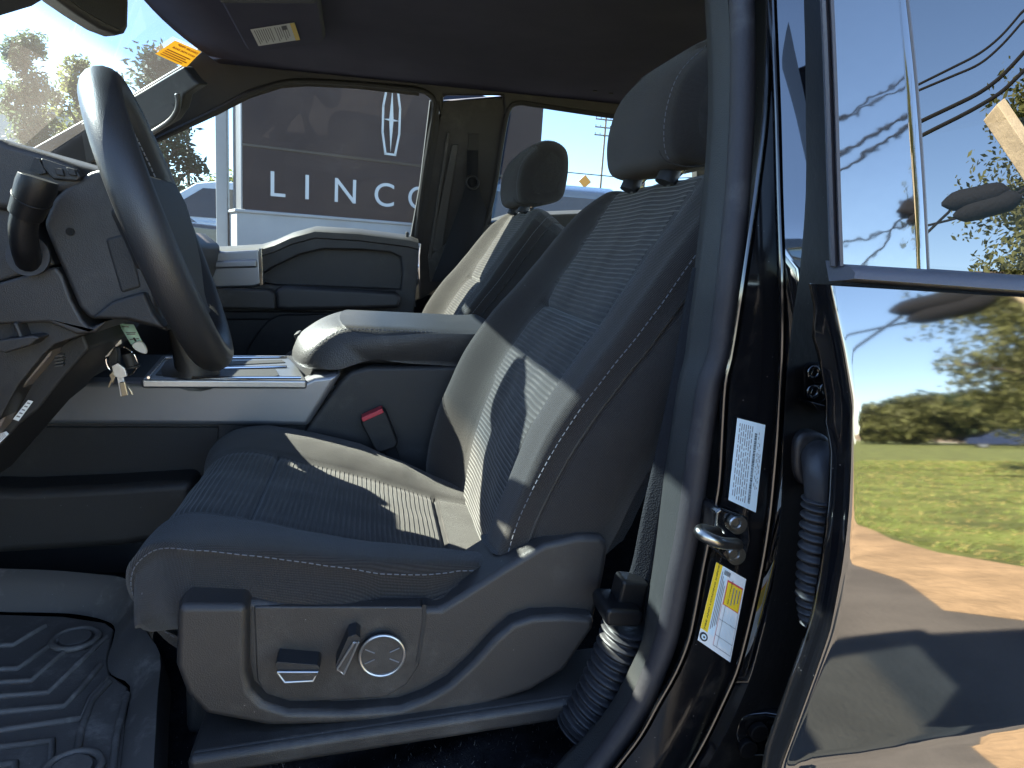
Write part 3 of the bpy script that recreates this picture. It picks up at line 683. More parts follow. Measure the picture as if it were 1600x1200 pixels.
c = at(300, 583, z=1.137); b = MB(); b.tube([c, c + V((.006, -.01, .02)), c + V((-.01, -.03, .06)), c + V((-.02, -.04, .10))], [.045, .03, .014, .012], 16); b.tube([c + V((-.02, -.04, .09)), c + V((-.022, -.042, .13)), c + V((-.022, -.042, .15))], [.014, .022, .012], 16); b.build('gear_lever', m_leather, con, off=Z0)
# armrest lid: side profile swept across, soft edges
lid = [(478, 574), (500, 580), (520, 581), (540, 575), (560, 571), (600, 570), (700, 572), (780, 576), (780, 522), (745, 519), (560, 511), (540, 511), (520, 518), (500, 532), (482, 552)]
lp_ = catmull([at(*p, y=1.20) for p in lid], 4, True); lc = V((sum(p.x for p in lp_), 0, sum(p.z for p in lp_))) / len(lp_); rows = []
for k in range(25):
    t = -1 + 2 * k / 24; a_ = abs(t); ed = .013 * sstep(.86, 1.0, a_) ** 2; r = []
    for p in lp_:
        q = V((p.x, 1.352 + t * .158, p.z)); fx = min(1, max(0, (.0 - p.x) / .10)); q.x -= .034 * (1 - a_ ** 2.4) * fx
        q.z += .006 * (1 - t * t) * (1 if p.z > lc.z else 0)
        d = V((lc.x - p.x, 0, lc.z - p.z)); L_ = math.hypot(d.x, d.z); r.append(q + d / L_ * ed)
    rows.append(r)
MB().grid(rows, closed=True, caps=True).build('armrest_lid', m_vinyl, con, off=Z0, ang=60)
pth = [at(*p, y=1.198) for p in ((484, 553), (502, 535), (522, 521), (542, 514), (560, 514), (745, 522))]
MB().stitch(catmull(pth, 6), r=.0009, mi=0).build('armrest_stitching', m_thread, con, off=Z0)
b = MB(); b.box((-.1285, 1.345, 1.182), (.010, .045, .020), rot=Matrix.Rotation(R(-25), 3, 'Y')); b.build('lid_latch', m_pldark, con, off=Z0, bevel=.002)
# lower console side: recess and ledge
b = MB(); b.px([(-80, 668), (340, 668), (340, 790), (-80, 790)], 1.198, 1.21); b.build('console_recess', m_pldark, con, off=Z0)
b = MB(); b.px([(-80, 764), (30, 766), (160, 760), (300, 751), (300, 846), (226, 850), (190, 856), (-80, 872)], 1.135, 1.22); b.build('console_ledge', m_plastic2, con, off=Z0, bevel=.016, seg=5)

# ---- dashboard, column, wheel
b = MB()
prof = [(-.43, 1.325), (-.47, 1.355), (-.62, 1.37), (-.95, 1.355), (-1.12, 1.33), (-1.12, .85), (-.62, .85), (-.58, 1.0), (-.52, 1.10), (-.47, 1.18), (-.44, 1.26)]
b.prism3([V((x, .57, z)) for x, z in prof], [V((x, 2.20, z)) for x, z in prof])
dash = b.build('dashboard', m_plastic, truck, bevel=.012, seg=3)
b = MB()   # driver-side knee panel: upper cap, lower panel, shadowed underside
b.px([(-80, 300), (-10, 318), (18, 328), (30, 345), (60, 372), (86, 414), (40, 428), (0, 440), (-80, 460)], .812, 1.05)
b.px([(-80, 462), (0, 441), (86, 416), (97, 430), (112, 470), (128, 500), (140, 512), (168, 500), (150, 520), (120, 523), (75, 504), (0, 507), (-80, 512)], .806, 1.15)
kp = b.build('knee_panel', m_plastic2, dash, off=Z0, bevel=.010, seg=4)
b = MB(); b.px([(-80, 505), (0, 503), (75, 500), (122, 520), (140, 520), (85, 538), (66, 556), (30, 600), (0, 655), (-80, 700)], .82, 1.15); b.build('lower_panel', m_plastic, dash, off=Z0, bevel=.008, seg=3)
b = MB(); b.px([(-6, 532), (52, 524), (62, 528), (46, 540), (8, 552), (-6, 548)], .795, .83); b.px([(18, 504), (26, 504), (36, 528), (28, 530)], .80, .83); b.build('release_lever', m_plastic2, dash, off=Z0, bevel=.004, seg=3)
b = MB(); b.px([(62, 560), (84, 541), (78, 556), (30, 612), (0, 668), (-80, 760), (-80, 700), (0, 640), (26, 598)], .835, 1.05); b.build('edge_trim', M('taupe_trim', (.16, .13, .115), .5, fine=(700, .3)), dash, off=Z0, bevel=.005)
b = MB(); b.px([(84, 541), (130, 520), (140, 545), (100, 590), (60, 640), (30, 664), (-80, 790), (-80, 740), (0, 668), (40, 605)], .86, 1.0); kk = b.build('kick_panel', m_pldark, dash, off=Z0, bevel=.004)
b = MB()
for i in range(4): b.px([(84 + i * 1, 556 + i * 5), (100, 554 + i * 5), (98, 557 + i * 5), (84, 559 + i * 5)], .855, .87)
b.build('vent_slats', m_plgrey, dash, off=Z0)
for qd in (((44, 625), (52, 627), (29, 658), (20, 655)), ((-8, 680), (10, 674), (14, 678), (-2, 694))):
    q = Quad(*[at(*p, y=.857) for p in qd]); b = MB(); q.rect(b, 0, 0, 1, 1, 0, 0); 
    for i in range(5): q.rect(b, .2, .1 + i * .17, .8, .16 + i * .17, 1, .0005)
    b.build('paper_tag', [m_white, m_greyink], dash, off=Z0, recalc=False)
b = MB()   # instrument hood and switch bank beside it
b.px([(-80, 210), (0, 216), (12, 222), (48, 232), (90, 246), (118, 258), (131, 272), (134, 295), (100, 300), (60, 300), (20, 330), (-80, 320)], .80, 1.08)
ih = b.build('instrument_hood', m_plastic2, dash, off=Z0, bevel=.008, seg=3)
b = MB(); b.px([(62, 246), (118, 265), (127, 276), (120, 283), (82, 280), (66, 262)], .794, .81); b.build('switch_bank', m_plastic, ih, off=Z0, bevel=.002)
b = MB(); b.px([(46, 266), (54, 246), (60, 248), (72, 270), (60, 272)], .793, .80); b.build('hood_vent', m_pldark, ih, off=Z0)
for x in (84, 103): b = MB(); b.px([(x, 261), (x + 13, 264), (x + 16, 275), (x + 4, 273)], .790, .80); b.build('switch', m_pldark, ih, off=Z0, bevel=.001)
b = MB()   # column shroud
b.px([(66, 350), (80, 312), (100, 292), (140, 268), (182, 256), (206, 300), (222, 350), (238, 420), (246, 480), (252, 500), (262, 520), (240, 512), (190, 500), (158, 498), (140, 500), (122, 480), (100, 430), (84, 395)], .80, 1.02)
colm = b.build('steering_column', m_plastic, truck, bevel=.014, seg=4, ang=30)
b = MB(); b.px([(162, 372), (200, 362), (222, 450), (188, 460), (176, 420)], .7985, .81); b.px([(140, 498), (175, 470), (225, 455), (240, 490), (258, 515), (200, 500)], .790, .95); b.build('tilt_cover', m_pldark, colm, off=Z0, bevel=.004)
b = MB(); b.disc(at(110, 362, y=.799), (0, -1, 0), .004, .0012, 14); b.build('screw_hole', M('hole', (.001, .001, .001), .9), colm, off=Z0)
sp_ = [at(*p, y=y) for p, y in (((46, 408), .80), ((40, 390), .785), ((36, 360), .775), ((40, 335), .77), ((50, 310), .765), ((57, 290), .76), ((60, 278), .76))]
b = MB(); b.tube(catmull(sp_[:5], 5), [.0125] * 21, 14); b.tube([sp_[3], sp_[4], sp_[5], sp_[6]], [.0150, .0165, .0175, .0165], 22); b.torus(sp_[4], (sp_[5] - sp_[4]), .0167, .0007, 28, 6); b.build('wiper_stalk', m_black, colm, off=Z0, bevel=.002)
b = MB(); b.disc(at(46, 400, y=.80), (0, -1, .1), .020, .004, 24); b.build('stalk_boot', m_rubdark, colm, off=Z0)
# steering wheel
WC = V((-.243, .92, 1.362)); tl = math.atan(.115 / .315); WY = R(9); SDW = V((-math.sin(WY), math.cos(WY), 0)); AX = V((math.cos(tl) * math.cos(WY), math.cos(tl) * math.sin(WY), math.sin(tl))); UPW = AX.cross(SDW) * 1.0; WR = .160
b = MB()
rows = []
for i in range(97):
    a = 2 * math.pi * i / 96; d = UPW * math.cos(a) + SDW * math.sin(a)
    g = 0
    for k in (40, 140, 220, 320): g = max(g, math.exp(-((math.degrees(a) - k) / 1.0) ** 2))
    rr = .0185 * (1 - .06 * g)
    rows.append([WC + d * WR + (d * math.cos(2 * math.pi * j / 16) + AX * math.sin(2 * math.pi * j / 16) * 1.12) * rr for j in range(16)])
b.grid(rows, closed=True); wheel = b.build('steering_wheel', m_leather, truck)
b = MB()
hubc = WC - AX * .045
def hubp(w, h, n=20, k=2.6): return [hubc + SDW * (w * math.copysign(abs(math.cos(2 * math.pi * i / n)) ** (2 / k), math.cos(2 * math.pi * i / n))) + UPW * (h * math.copysign(abs(math.sin(2 * math.pi * i / n)) ** (2 / k), math.sin(2 * math.pi * i / n))) for i in range(n)]
f = hubp(.060, .062); b.prism3([p + AX * .016 for p in f], [p - AX * .05 for p in f]); b.build('horn_pad', m_plastic, wheel, off=Z0, bevel=.012, seg=3)
for y0, u0, nm in ((-1, .0, 'wheel_spoke'), (1, .0, 'wheel_spoke')):
    b = MB(); pts = [hubc + SDW * (y0 * .06) + UPW * .035, hubc + SDW * (y0 * .06) - UPW * .045, WC + SDW * (y0 * .155) - UPW * .035, WC + SDW * (y0 * .155) + UPW * .022]
    b.prism3([p + AX * .014 for p in pts], [p - AX * .012 for p in pts]); s_ = b.build('wheel_spoke', m_plastic, wheel, off=Z0, bevel=.006, seg=3)
    b = MB()
    for k in range(4): b.box(hubc + SDW * (y0 * (.082 + .018 * (k % 2))) + UPW * (.022 - .016 * k) + AX * (.016 + .10 * (.02 + .018 * (k % 2))), (.008, .014, .012), rot=Matrix.Rotation(-tl, 3, 'Y'))
    b.build('wheel_button', m_plgrey, wheel, off=Z0, bevel=.001)
b = MB(); pts = [hubc - UPW * .06 + SDW * .035, hubc - UPW * .06 - SDW * .035, WC - UPW * .155 - SDW * .022, WC - UPW * .155 + SDW * .022]
b.prism3([p + AX * .010 for p in pts], [p - AX * .012 for p in pts]); b.build('lower_spoke', m_silver, wheel, off=Z0, bevel=.006, seg=3)
b = MB(); b.tube([WC - AX * .07, WC - AX * .16], .045, 20); b.build('wheel_boss', m_pldark, wheel, off=Z0)
bs = MB(); pth = [WC + (UPW * math.cos(a) + SDW * math.sin(a)) * (WR - .0186) + AX * .002 for a in [R(20 + i * 2) for i in range(66)]]; bs.stitch(pth, r=.0011, dash=.005, gap=.003, mi=0); bs.build('wheel_stitching', m_thread, wheel, off=Z0)
# ignition barrel
c = at(176, 520, y=.99); b = MB(); b.tube([c + V((-.06, 0, .01)), c], .022, 20); b.torus(c, (1, 0, -.1), .018, .004, 20, 8); b.build('ignition_lock', m_pldark, colm, off=Z0)

# ---- near door opening: strips from the inside out
PYS = [-420, -80, 0, 75, 180, 300, 420, 500, 560, 600, 680, 750, 800, 850, 900, 950, 1000, 1050, 1100, 1150, 1200, 1290]
PA = [1098, 1106, 1107, 1111, 1112, 1104, 1091, 1080, 1072, 1062, 1050, 1040, 1034, 1028, 1021, 1013, 1004, 982, 955, 915, 868, 790]
PB = [1130, 1137, 1138, 1141, 1142, 1135, 1122, 1113, 1104, 1092, 1078, 1068, 1062, 1054, 1044, 1036, 1026, 1008, 986, 955, 918, 840]
PC = [1172, 1175, 1175, 1175, 1172, 1165, 1155, 1146, 1138, 1120, 1108, 1099, 1092, 1083, 1072, 1062, 1050, 1031, 1010, 978, 940, 868]
P1 = [1198, 1200, 1200, 1199, 1195, 1181, 1164, 1152, 1142, 1133, 1128, 1124, 1116, 1106, 1096, 1087, 1076, 1056, 1028, 1000, 962, 890]
P2 = [1198, 1206, 1207, 1210, 1214, 1217, 1221, 1222, 1221, 1219, 1214, 1208, 1203, 1196, 1187, 1176, 1164, 1150, 1128, 1104, 1076, 1020]
P3 = [1246, 1256, 1256, 1258, 1259, 1259, 1250, 1238, 1232, 1228, 1224, 1222, 1220, 1216, 1210, 1200, 1190, 1176, 1156, 1132, 1104, 1050]
YOFF = [interp(p, [-420, 0, 420, 1200], [.10, .045, .0, -.006]) for p in PYS]     # the pillar leans in towards the roof
def strip(cols, mi=None):
    rows = []
    for k, py in enumerate(PYS): rows.append([at(px[k] if isinstance(px, list) else px, py, y=yy + YOFF[k]) for px, yy in cols])
    return catrows(rows)
def catrows(rows):
    cols = list(zip(*rows)); cc = [catmull(list(c), 3) for c in cols]; return [list(r) for r in zip(*cc)]
add = lambda P_, d: [p + d for p in P_]
b = MB().grid(strip([(add(PA, -6), .66), (add(PA, -3), .60), (PA, .560), (add(PA, 4), .552), (add(PB, -6), .535), (PB, .530), (add(PB, 3), .545)]))
pt = b.build('pillar_trim', m_trim, truck, ang=60); pt['label'] = 'dark grey inner trim of the door pillar beside the driver seat'
b = MB(); mid = [(a + 5 + c) / 2 for a, c in zip(PB, PC)]
rows = strip([(mid, .522)]); path = [r[0] for r in rows]
rad = [max(.0075, .58 * interp(k, [0, len(path)], [18, 18]) / FPX) for k in range(len(path))]
b.tube(path, .0098, 16, flat=1.0); b.grid(strip([(add(PB, 1), .545), (add(PB, 2), .530), (add(mid, -2), .525)])); b.build('door_seal', m_rubber, truck, ang=80)
b = MB().grid(strip([(add(PC, -14), .56), (add(PC, 0), .540), (add(P1, -6), .525), (add(P1, -2), .508), (P1, .500), (add(P1, 4), .503), (add(P1, 8), .497), (add(P2, -7), .497), (add(P2, -3), .492), (P2, .484), (add(P2, 5), .486)]))
jamb = b.build('door_pillar', m_jamb, truck, ang=50)
# outer pillar face: glossy upper sweep that narrows downwards, then the dark hinge gap
b = MB().grid(strip([(add(P2, 4), .488), (add(P2, 7), .478), (P3, .470)])); b.build('pillar_face', m_paint, jamb, off=Z0, ang=60)
PE = [1330] * len(PYS)
b = MB().grid(strip([(P3, .470), (add(P3, 4), .474), ([1296, 1300, 1300, 1302, 1306, 1310, 1330, 1335, 1340, 1345, 1345, 1340, 1338, 1335, 1325, 1318, 1310, 1300, 1290, 1275, 1260, 1240], .505), ([1400] * len(PYS), .515)])); b.build('hinge_gap', m_jambflat, jamb, off=Z0, ang=60)
for PX_, nm in ((P1, .4985), (P2, .4825)):
    path = [r[0] for r in strip([(PX_, nm)])]; MB().tube(path, .0016, 8).build('pillar_flange', m_jamb, jamb, off=Z0)
# seat belt and its rubber boot
sb = [((1084, 418), (1098, 420)), ((1070, 480), (1092, 482)), ((1056, 560), (1080, 562)), ((1040, 640), (1066, 640)), ((1022, 720), (1050, 722)), ((1004, 800), (1036, 802)), ((988, 880), (1024, 880)), ((975, 915), (1012, 918))]
cols = [catmull([at(*p[k], y=.612 - .012 * k) for p in sb], 5) for k in (0, 1)]
b = MB().grid([[a.lerp(c, t / 4) for t in range(5)] for a, c in zip(*cols)]); o = b.build('seat_belt', m_belt, truck); o.modifiers.new('sol', 'SOLIDIFY').thickness = .0016
b = MB(); b.px([(974, 908), (1016, 912), (1004, 965), (962, 962), (964, 948)], .590, .615); b.px([(952, 952), (1000, 955), (1008, 962), (1000, 982), (948, 980), (946, 962)], .575, .62); b.build('belt_sleeve', m_black, o, off=Z0, bevel=.004, seg=3)
pth = catmull([at(*p, y=.60) for p in ((978, 975), (968, 1010), (952, 1050), (934, 1090), (912, 1125), (900, 1145))], 22)
n = len(pth); rr = [.020 * (1 + .13 * math.sin(i / (n - 1) * 2 * math.pi * 15)) for i in range(n)]
MB().tube(pth, rr, 20, flat=1.25).build('belt_boot', m_rubdark, o, off=Z0, ang=80)
# striker
b = MB(); b.px([(1118, 800), (1126, 793), (1160, 805), (1172, 812), (1176, 845), (1168, 878), (1154, 886), (1128, 872), (1112, 858)], .487, .515); st = b.build('door_striker', m_jamb, truck, bevel=.004, seg=3)
U = [at(*p, y=y) for p, y in (((1152, 852), .488), ((1150, 850), .470), ((1125, 848), .452), ((1098, 836), .452), ((1096, 828), .462), ((1120, 832), .488))]
MB().tube(catmull(U, 5), .0045, 12).build('striker_bar', m_steel, st, off=Z0)
b = MB()
for p in ((1150, 818), (1148, 866)): b.disc(at(*p, y=.487), (0, -1, 0), .0075, .004, 20); b.torus(at(*p, y=.482), (0, 1, 0), .0045, .0015, 16, 6)
b.build('striker_bolt', m_steel, st, off=Z0)
# stickers on the pillar
q = Quad(*[at(*p, y=.4915) for p in ((1152, 653), (1196, 664), (1181, 801), (1138, 781))]); b = MB(); q.rect(b, 0, 0, 1, 1, 0, 0)
rnd = random.Random(3)
for i in range(7):
    u = .10 + i * .075; v = .05
    while v < .92:
        l = rnd.uniform(.02, .10); q.rect(b, u, v, u + .028, min(.95, v + l), 1, .0003); v += l + rnd.uniform(.008, .03)
v = .12
while v < .93:
    l = rnd.uniform(.003, .012); q.rect(b, .66, v, .75, v + l, 2, .0003); v += l + rnd.uniform(.003, .009)
for i in range(3):
    u = .80 + i * .055; v = .1 + .12 * i
    while v < .75: l = rnd.uniform(.01, .05); q.rect(b, u, v, u + .022, v + l, 1, .0003); v += l + rnd.uniform(.01, .05)
b.build('certification_label', [m_bluewhite, m_greyink, m_ink], jamb, off=Z0, label='pale blue certification label with a bar code on the door pillar', recalc=False)
q = Quad(*[at(*p, y=.4895) for p in ((1119, 878), (1166, 905), (1141, 1035), (1090, 1000))]); b = MB(); q.rect(b, 0, 0, 1, 1, 0, 0)
q.rect(b, 0, 0, .21, .84, 1, .0003)
ev = (q.p(.1, 0) - q.p(.1, 1)); eu = (q.p(0, .5) - q.p(1, .5))
b.text('TIRE AND LOADING INFORMATION', q.p(.105, .83, .0006), ev * 1.0, eu * 1.0, .066 , 2, bold=.0006)
q.rect(b, .21, .0, .40, .84, 3, .0003); q.rect(b, .45, .12, .95, .42, 4, .0004); q.rect(b, .47, .14, .93, .41, 1, .0006)
ev2 = ev
b.text('SEE OWNERS', q.p(.58, .39, .0009), ev, eu, .05, 2); 
for i in range(3): q.rect(b, .66 + i * .09, .17, .69 + i * .09, .38 - .03 * i, 5, .0009)
for i in range(4): q.rect(b, .24 + i * .045, .06 + .05 * i, .26 + i * .045, .78 - .03 * i, 5, .0006)
for v in (.60, .80): q.rect(b, .42, v, .95, v + .006, 5, .0006)
for u in (.42, .53, .95): q.rect(b, u, .42, u + .008, .93, 6 if u < .5 else 5, .0006)
q.rect(b, .42, .93, .958, .937, 5, .0006)
for i in range(9): q.rect(b, .56 + .04 * i, .46 + .02 * (i % 3), .575 + .04 * i, .90, 7, .0006) if i < 9 else None
for i in range(10): q.rect(b, .30 + .02 * i, .03, .31 + .02 * i, .085, 2, .0006)
cc = q.p(.13, .915, .0006); rx = q.ex * .13; ry = q.ey * .055
for k, (s_, mi_) in enumerate(((1, 2), (.62, 7), (.25, 2))): b.add([cc + q.n * .0003 * k + rx * s_ * math.cos(2 * math.pi * i / 24) + ry * s_ * math.sin(2 * math.pi * i / 24) for i in range(24)], [list(range(24))], mi_)
b.build('tire_label', [m_white, m_yellow, m_ink, m_bluewhite, m_redink, m_greyink, m_redink, m_bluewhite], jamb, off=Z0, label='white and yellow tire and loading label on the door pillar', recalc=False)
# sill: carpet edge, seat track cover
b = MB(); b.box((.055, .660, .902), (.42, .085, .014), rot=Matrix.Rotation(R(-5.5), 3, 'Y')); b.box((.055, .620, .897), (.42, .014, .022), rot=Matrix.Rotation(R(-5.5), 3, 'Y')); b.build('track_cover', m_plastic2, truck, bevel=.007, seg=4)
b = MB(); rows = []
for i in range(40):
    x = -.165 + .485 * i / 39; rows.append([V((x, .70 - .24 * j / 30, .852 - .018 * sstep(0, 1, j / 30) + .05 * sstep(.24, .34, x) + .004 * math.sin(x * 31 + j * .7))) for j in range(31)])
b.grid(rows); rgc = random.Random(5)
for k in range(9000):
    p = rows[rgc.randrange(39)][rgc.randrange(30)] + V((rgc.uniform(0, .016), -rgc.uniform(0, .008), 0)); a = rgc.uniform(0, 6.28); h = rgc.uniform(.002, .006)
    b.add([p + V((math.cos(a) * .0004, math.sin(a) * .0004, 0)), p - V((math.cos(a) * .0004, math.sin(a) * .0004, 0)), p + V((rgc.uniform(-.004, .004), rgc.uniform(-.004, .004), h))], [[0, 1, 2]], 1 if rgc.random() < .10 else 0)
b.build('sill_carpet', [m_carpet, m_plgrey], truck)
MB().box((0.1, .50, .80), (1.3, .05, .07)).build('sill', m_pldark, truck, bevel=.02, seg=3)

# ---- rear door ---------------------------------------------------------------
def tilt(z): return interp(z, [.75, 1.03, 1.07, 1.12, 1.16, 1.20, 1.25, 1.30, 1.355], [-8, -8.5, -8.0, -6.4, -2.2, 2.8, 6.9, 8.1, 8.8])
def zc(x): return 1.018 + .10 * (x - .382)
def edge_x(z): return interp(z, [.6, .9, 1.027, 1.122, 1.211, 1.278, 1.31, 1.357, 1.40], [.275, .290, .301, .309, .307, .303, .295, .281, .280])
ZS = [1.352 - .62 * i / 90 for i in range(91)]
def door_y(x):
    y = .405; out = []
    for i, z in enumerate(ZS):
        if i:
            t = tilt((z + ZS[i - 1]) / 2); d = zc(x) - z
            if d > 0: t = 5.5 - 6 * sstep(.0, .12, d) if d > .004 else -6.0
            y -= math.tan(R(t)) * (ZS[i - 1] - z)
        out.append(y)
    return out
XS = [0, .0005, .001, .0018, .0028, .0042, .0065, .0095, .014, .022, .032, .045, .06, .08, .10, .13, .17, .22, .3, .45, .65, .85, 1.08]
ycols = [door_y(.30 + d) for d in XS]
rows = []
fl_rows = []
for i, z in enumerate(ZS):
    ex = edge_x(z); r = []
    y0 = ycols[0][i]
    for d, yc in zip(XS, ycols):
        r.append(V((ex + d, yc[i] + .0010 * math.exp(-d / .0009), z)))
    rows.append(r)
    bl_ = interp(z, [1.20, 1.245, 1.262, 1.30, 1.318, 1.335], [0, 0, .004, .004, .006, 0])
    fl_rows.append([V((ex + .05, y0 + .034, z)), V((ex + .004, y0 + .026, z)), V((ex - .001 - bl_, y0 + .022, z)), V((ex - .0025 - bl_, y0 + .016, z)), V((ex - .0015, y0 + .011, z)), V((ex - .0005, y0 + .009, z)), V((ex + .0004, y0 + .0045, z)), V((ex + .0002, y0 + .0018, z))])
door = MB().grid(rows).build('rear_door', m_paint, truck, ang=35)
MB().grid(fl_rows).build('door_flange', m_jamb, door, off=Z0, ang=60)
# belt molding
b = MB()
mt = [(1319, 413), (1450, 421), (1600, 431), (1900, 452), (2600, 500)]; mbm = [(1327, 437), (1450, 446), (1600, 457), (1900, 480), (2600, 530)]
rows = []
for (a, c), (d, e) in zip(mt, mbm):
    A_, B_ = at(a, c, y=.412), at(d, e, y=.400); rows.append([A_ + V((0, .02, .002)), A_, A_.lerp(B_, .15) - V((0, .006, 0)), A_.lerp(B_, .55) - V((0, .008, 0)), A_.lerp(B_, .9) - V((0, .005, 0)), B_, B_ + V((0, .02, -.002))])
b.grid(rows); b.f.append(list(range(7))); b.mi.append(0); b.uv.append(None); b.build('belt_molding', m_molding, door, off=Z0, ang=50)
# pillar applique, window glass, frame strips
TG = math.tan(R(3.8))
def gl(px, py, y0):
    p0 = V((0, y0, 1.36)); n = V((0, -1, TG)).normalized(); return atp(px, py, p0, n)
b = MB(); rows = []
ap_l = [(1296, -120), (1303, 0), (1309, 140), (1314, 300), (1318, 416)]; ap_r = [(1400, -120), (1415, 0), (1430, 140), (1441, 290), (1448, 424)]
for (a, c), (d, e) in zip(ap_l, ap_r): rows.append([gl(a + (d - a) * t / 8, c + (e - c) * t / 8, .413 - .0003 * math.sin(math.pi * t / 8)) for t in range(9)] + [gl(d + 1, e, .418)])
b.grid(catrows(rows)); b.build('pillar_applique', m_appl, door, off=Z0, ang=60)
b = MB(); rows = []
for (a, c), (d, e) in zip(ap_r, [(2300, -260), (2300, -60), (2300, 140), (2300, 330), (2300, 500)]): rows.append([gl(a - 2, c, .4185)] + [gl(a + (d - a) * t / 10, c + (e - c) * t / 10, .4175) for t in range(1, 11)])
b.grid(rows); b.build('window_glass', m_glass_rear, door, off=Z0)
MB().tube(catmull([gl(a + 1, c, .4155) for a, c in ap_r], 5), .0016, 8).build('glass_edge', m_molding, door, off=Z0)
b = MB(); rows = []
for (a, c) in ap_l: rows.append([gl(a - 22, c, .45), gl(a - 22, c, .425), gl(a - 19, c, .418), gl(a - 13, c, .416), gl(a - 8, c, .418), gl(a - 5, c, .412), gl(a + 0, c, .411), gl(a + 1, c, .42)])
b.grid(catrows(rows)); b.f.append([len(b.v) - 8 + i for i in range(8)]); b.mi.append(0); b.uv.append(None); b.build('frame_seal', m_molding, door, off=Z0, ang=40)
# hinges and wiring boot
b = MB(); b.px([(1252, 575), (1262, 566), (1285, 568), (1295, 580), (1330, 585), (1335, 640), (1300, 640), (1275, 632), (1256, 624)], .478, .495)
hg = b.build('door_hinge', m_jambflat, truck, bevel=.004, seg=3)
b = MB(); b.px([(1268, 628), (1290, 634), (1330, 638), (1330, 645), (1280, 642)], .455, .49)
for p in ((1271, 582), (1290, 608), (1270, 612)): b.disc(at(*p, y=.478), (0, -1, 0), .007, .008, 18); b.torus(at(*p, y=.470), (0, 1, 0), .0042, .0016, 16, 6)
b.build('hinge_bolt', m_jamb, hg, off=Z0, bevel=.0015)
b = MB(); b.px([(1148, 1150), (1150, 1126), (1162, 1118), (1200, 1115), (1240, 1122), (1245, 1150), (1225, 1170), (1200, 1185), (1165, 1186), (1158, 1170)], .470, .49)
hg2 = b.build('door_hinge', m_jamb, truck, bevel=.005, seg=3)
b = MB()
for p in ((1182, 1140), (1165, 1165), (1215, 1140)): b.disc(at(*p, y=.470), (0, -1, 0), .008, .006, 18)
b.build('hinge_bolt', m_jambflat, hg2, off=Z0, bevel=.0015)
b = MB(); b.px([(1243, 720), (1246, 690), (1260, 677), (1285, 678), (1302, 692), (1308, 715), (1305, 745), (1290, 762), (1262, 762), (1247, 745)], .468, .49, smooth=4)
wb = b.build('wiring_boot', m_rubdark, truck, bevel=.004, seg=3)
pth = catmull([at(*p, y=y) for p, y in (((1277, 712), .478), ((1279, 716), .462), ((1282, 735), .452), ((1284, 760), .448), ((1285, 785), .446))], 6)
MB().tube(pth, [.013] * 6 + [.0125] * 19, 16).build('boot_elbow', m_rubdark, wb, off=Z0, ang=80)
pth = catmull([at(*p, y=.446) for p in ((1284, 778), (1279, 830), (1273, 890), (1270, 940), (1272, 975))], 40); n = len(pth)
MB().tube(pth, [.0125 * (1 + .16 * math.sin(i / (n - 1) * 2 * math.pi * 15)) * interp(i / n, [0, .7, 1], [1, .9, .7]) for i in range(n)], 18).build('boot_bellows', m_rubdark, wb, off=Z0, ang=80)

# ---- driver door, swung open beside the photographer
dd = V((.26, -.966, 0)); dn = V((-.966, -.26, 0)); H0 = V((-.80, .42, 0))
def dpt(s_, z, o=0): return H0 + dd * s_ + dn * o + V((0, 0, z))
def dpanel(out, holes, th):
    bm = bmesh.new(); es = []
    for lp in [out] + holes:
        vs = [bm.verts.new(dpt(*p)) for p in lp]; es += [bm.edges.new((vs[i], vs[(i + 1) % len(vs)])) for i in range(len(vs))]
    bmesh.ops.triangle_fill(bm, edges=es, use_beauty=True); g = bmesh.ops.extrude_face_region(bm, geom=list(bm.faces))
    bmesh.ops.translate(bm, vec=dn * th, verts=[v for v in g['geom'] if isinstance(v, bmesh.types.BMVert)]); bm.verts.index_update()
    mb = MB(); mb.add([v.co.copy() for v in bm.verts], [[v.index for v in f.verts] for f in bm.faces]); bm.free(); return mb
DW = [(.22, 1.37), (1.07, 1.37), (1.05, 1.70), (1.01, 1.80), (.92, 1.82), (.62, 1.81), (.48, 1.74)]
fd = dpanel([(0, .52), (1.13, .52), (1.16, 1.0), (1.15, 1.36), (1.13, 1.74), (1.08, 1.86), (.98, 1.89), (.60, 1.88), (.42, 1.80), (.04, 1.36), (0, 1.30)], [DW], .07).build('driver_door', m_paint, truck, bevel=.01)
b = MB(); b.add([dpt(a, c, .035) for a, c in DW], [list(range(len(DW)))]); b.build('window_glass', m_glass_side, fd, off=Z0)
b = MB(); b.prism3([dpt(*p, -.03) for p in [(.04, .60), (1.08, .60), (1.10, 1.30), (.10, 1.30)]], [dpt(*p, -.001) for p in [(.04, .60), (1.08, .60), (1.10, 1.30), (.10, 1.30)]]); b.build('door_card', m_plastic, fd, off=Z0, bevel=.015)
b = MB(); b.prism3([dpt(*p, .10) for p in [(.12, 1.28), (.26, 1.28), (.30, 1.40), (.28, 1.60), (.10, 1.60), (.08, 1.40)]], [dpt(*p, .30) for p in [(.12, 1.28), (.26, 1.28), (.30, 1.40), (.28, 1.60), (.10, 1.60), (.08, 1.40)]]); b.build('side_mirror', m_paint, fd, off=Z0, bevel=.03, seg=3)

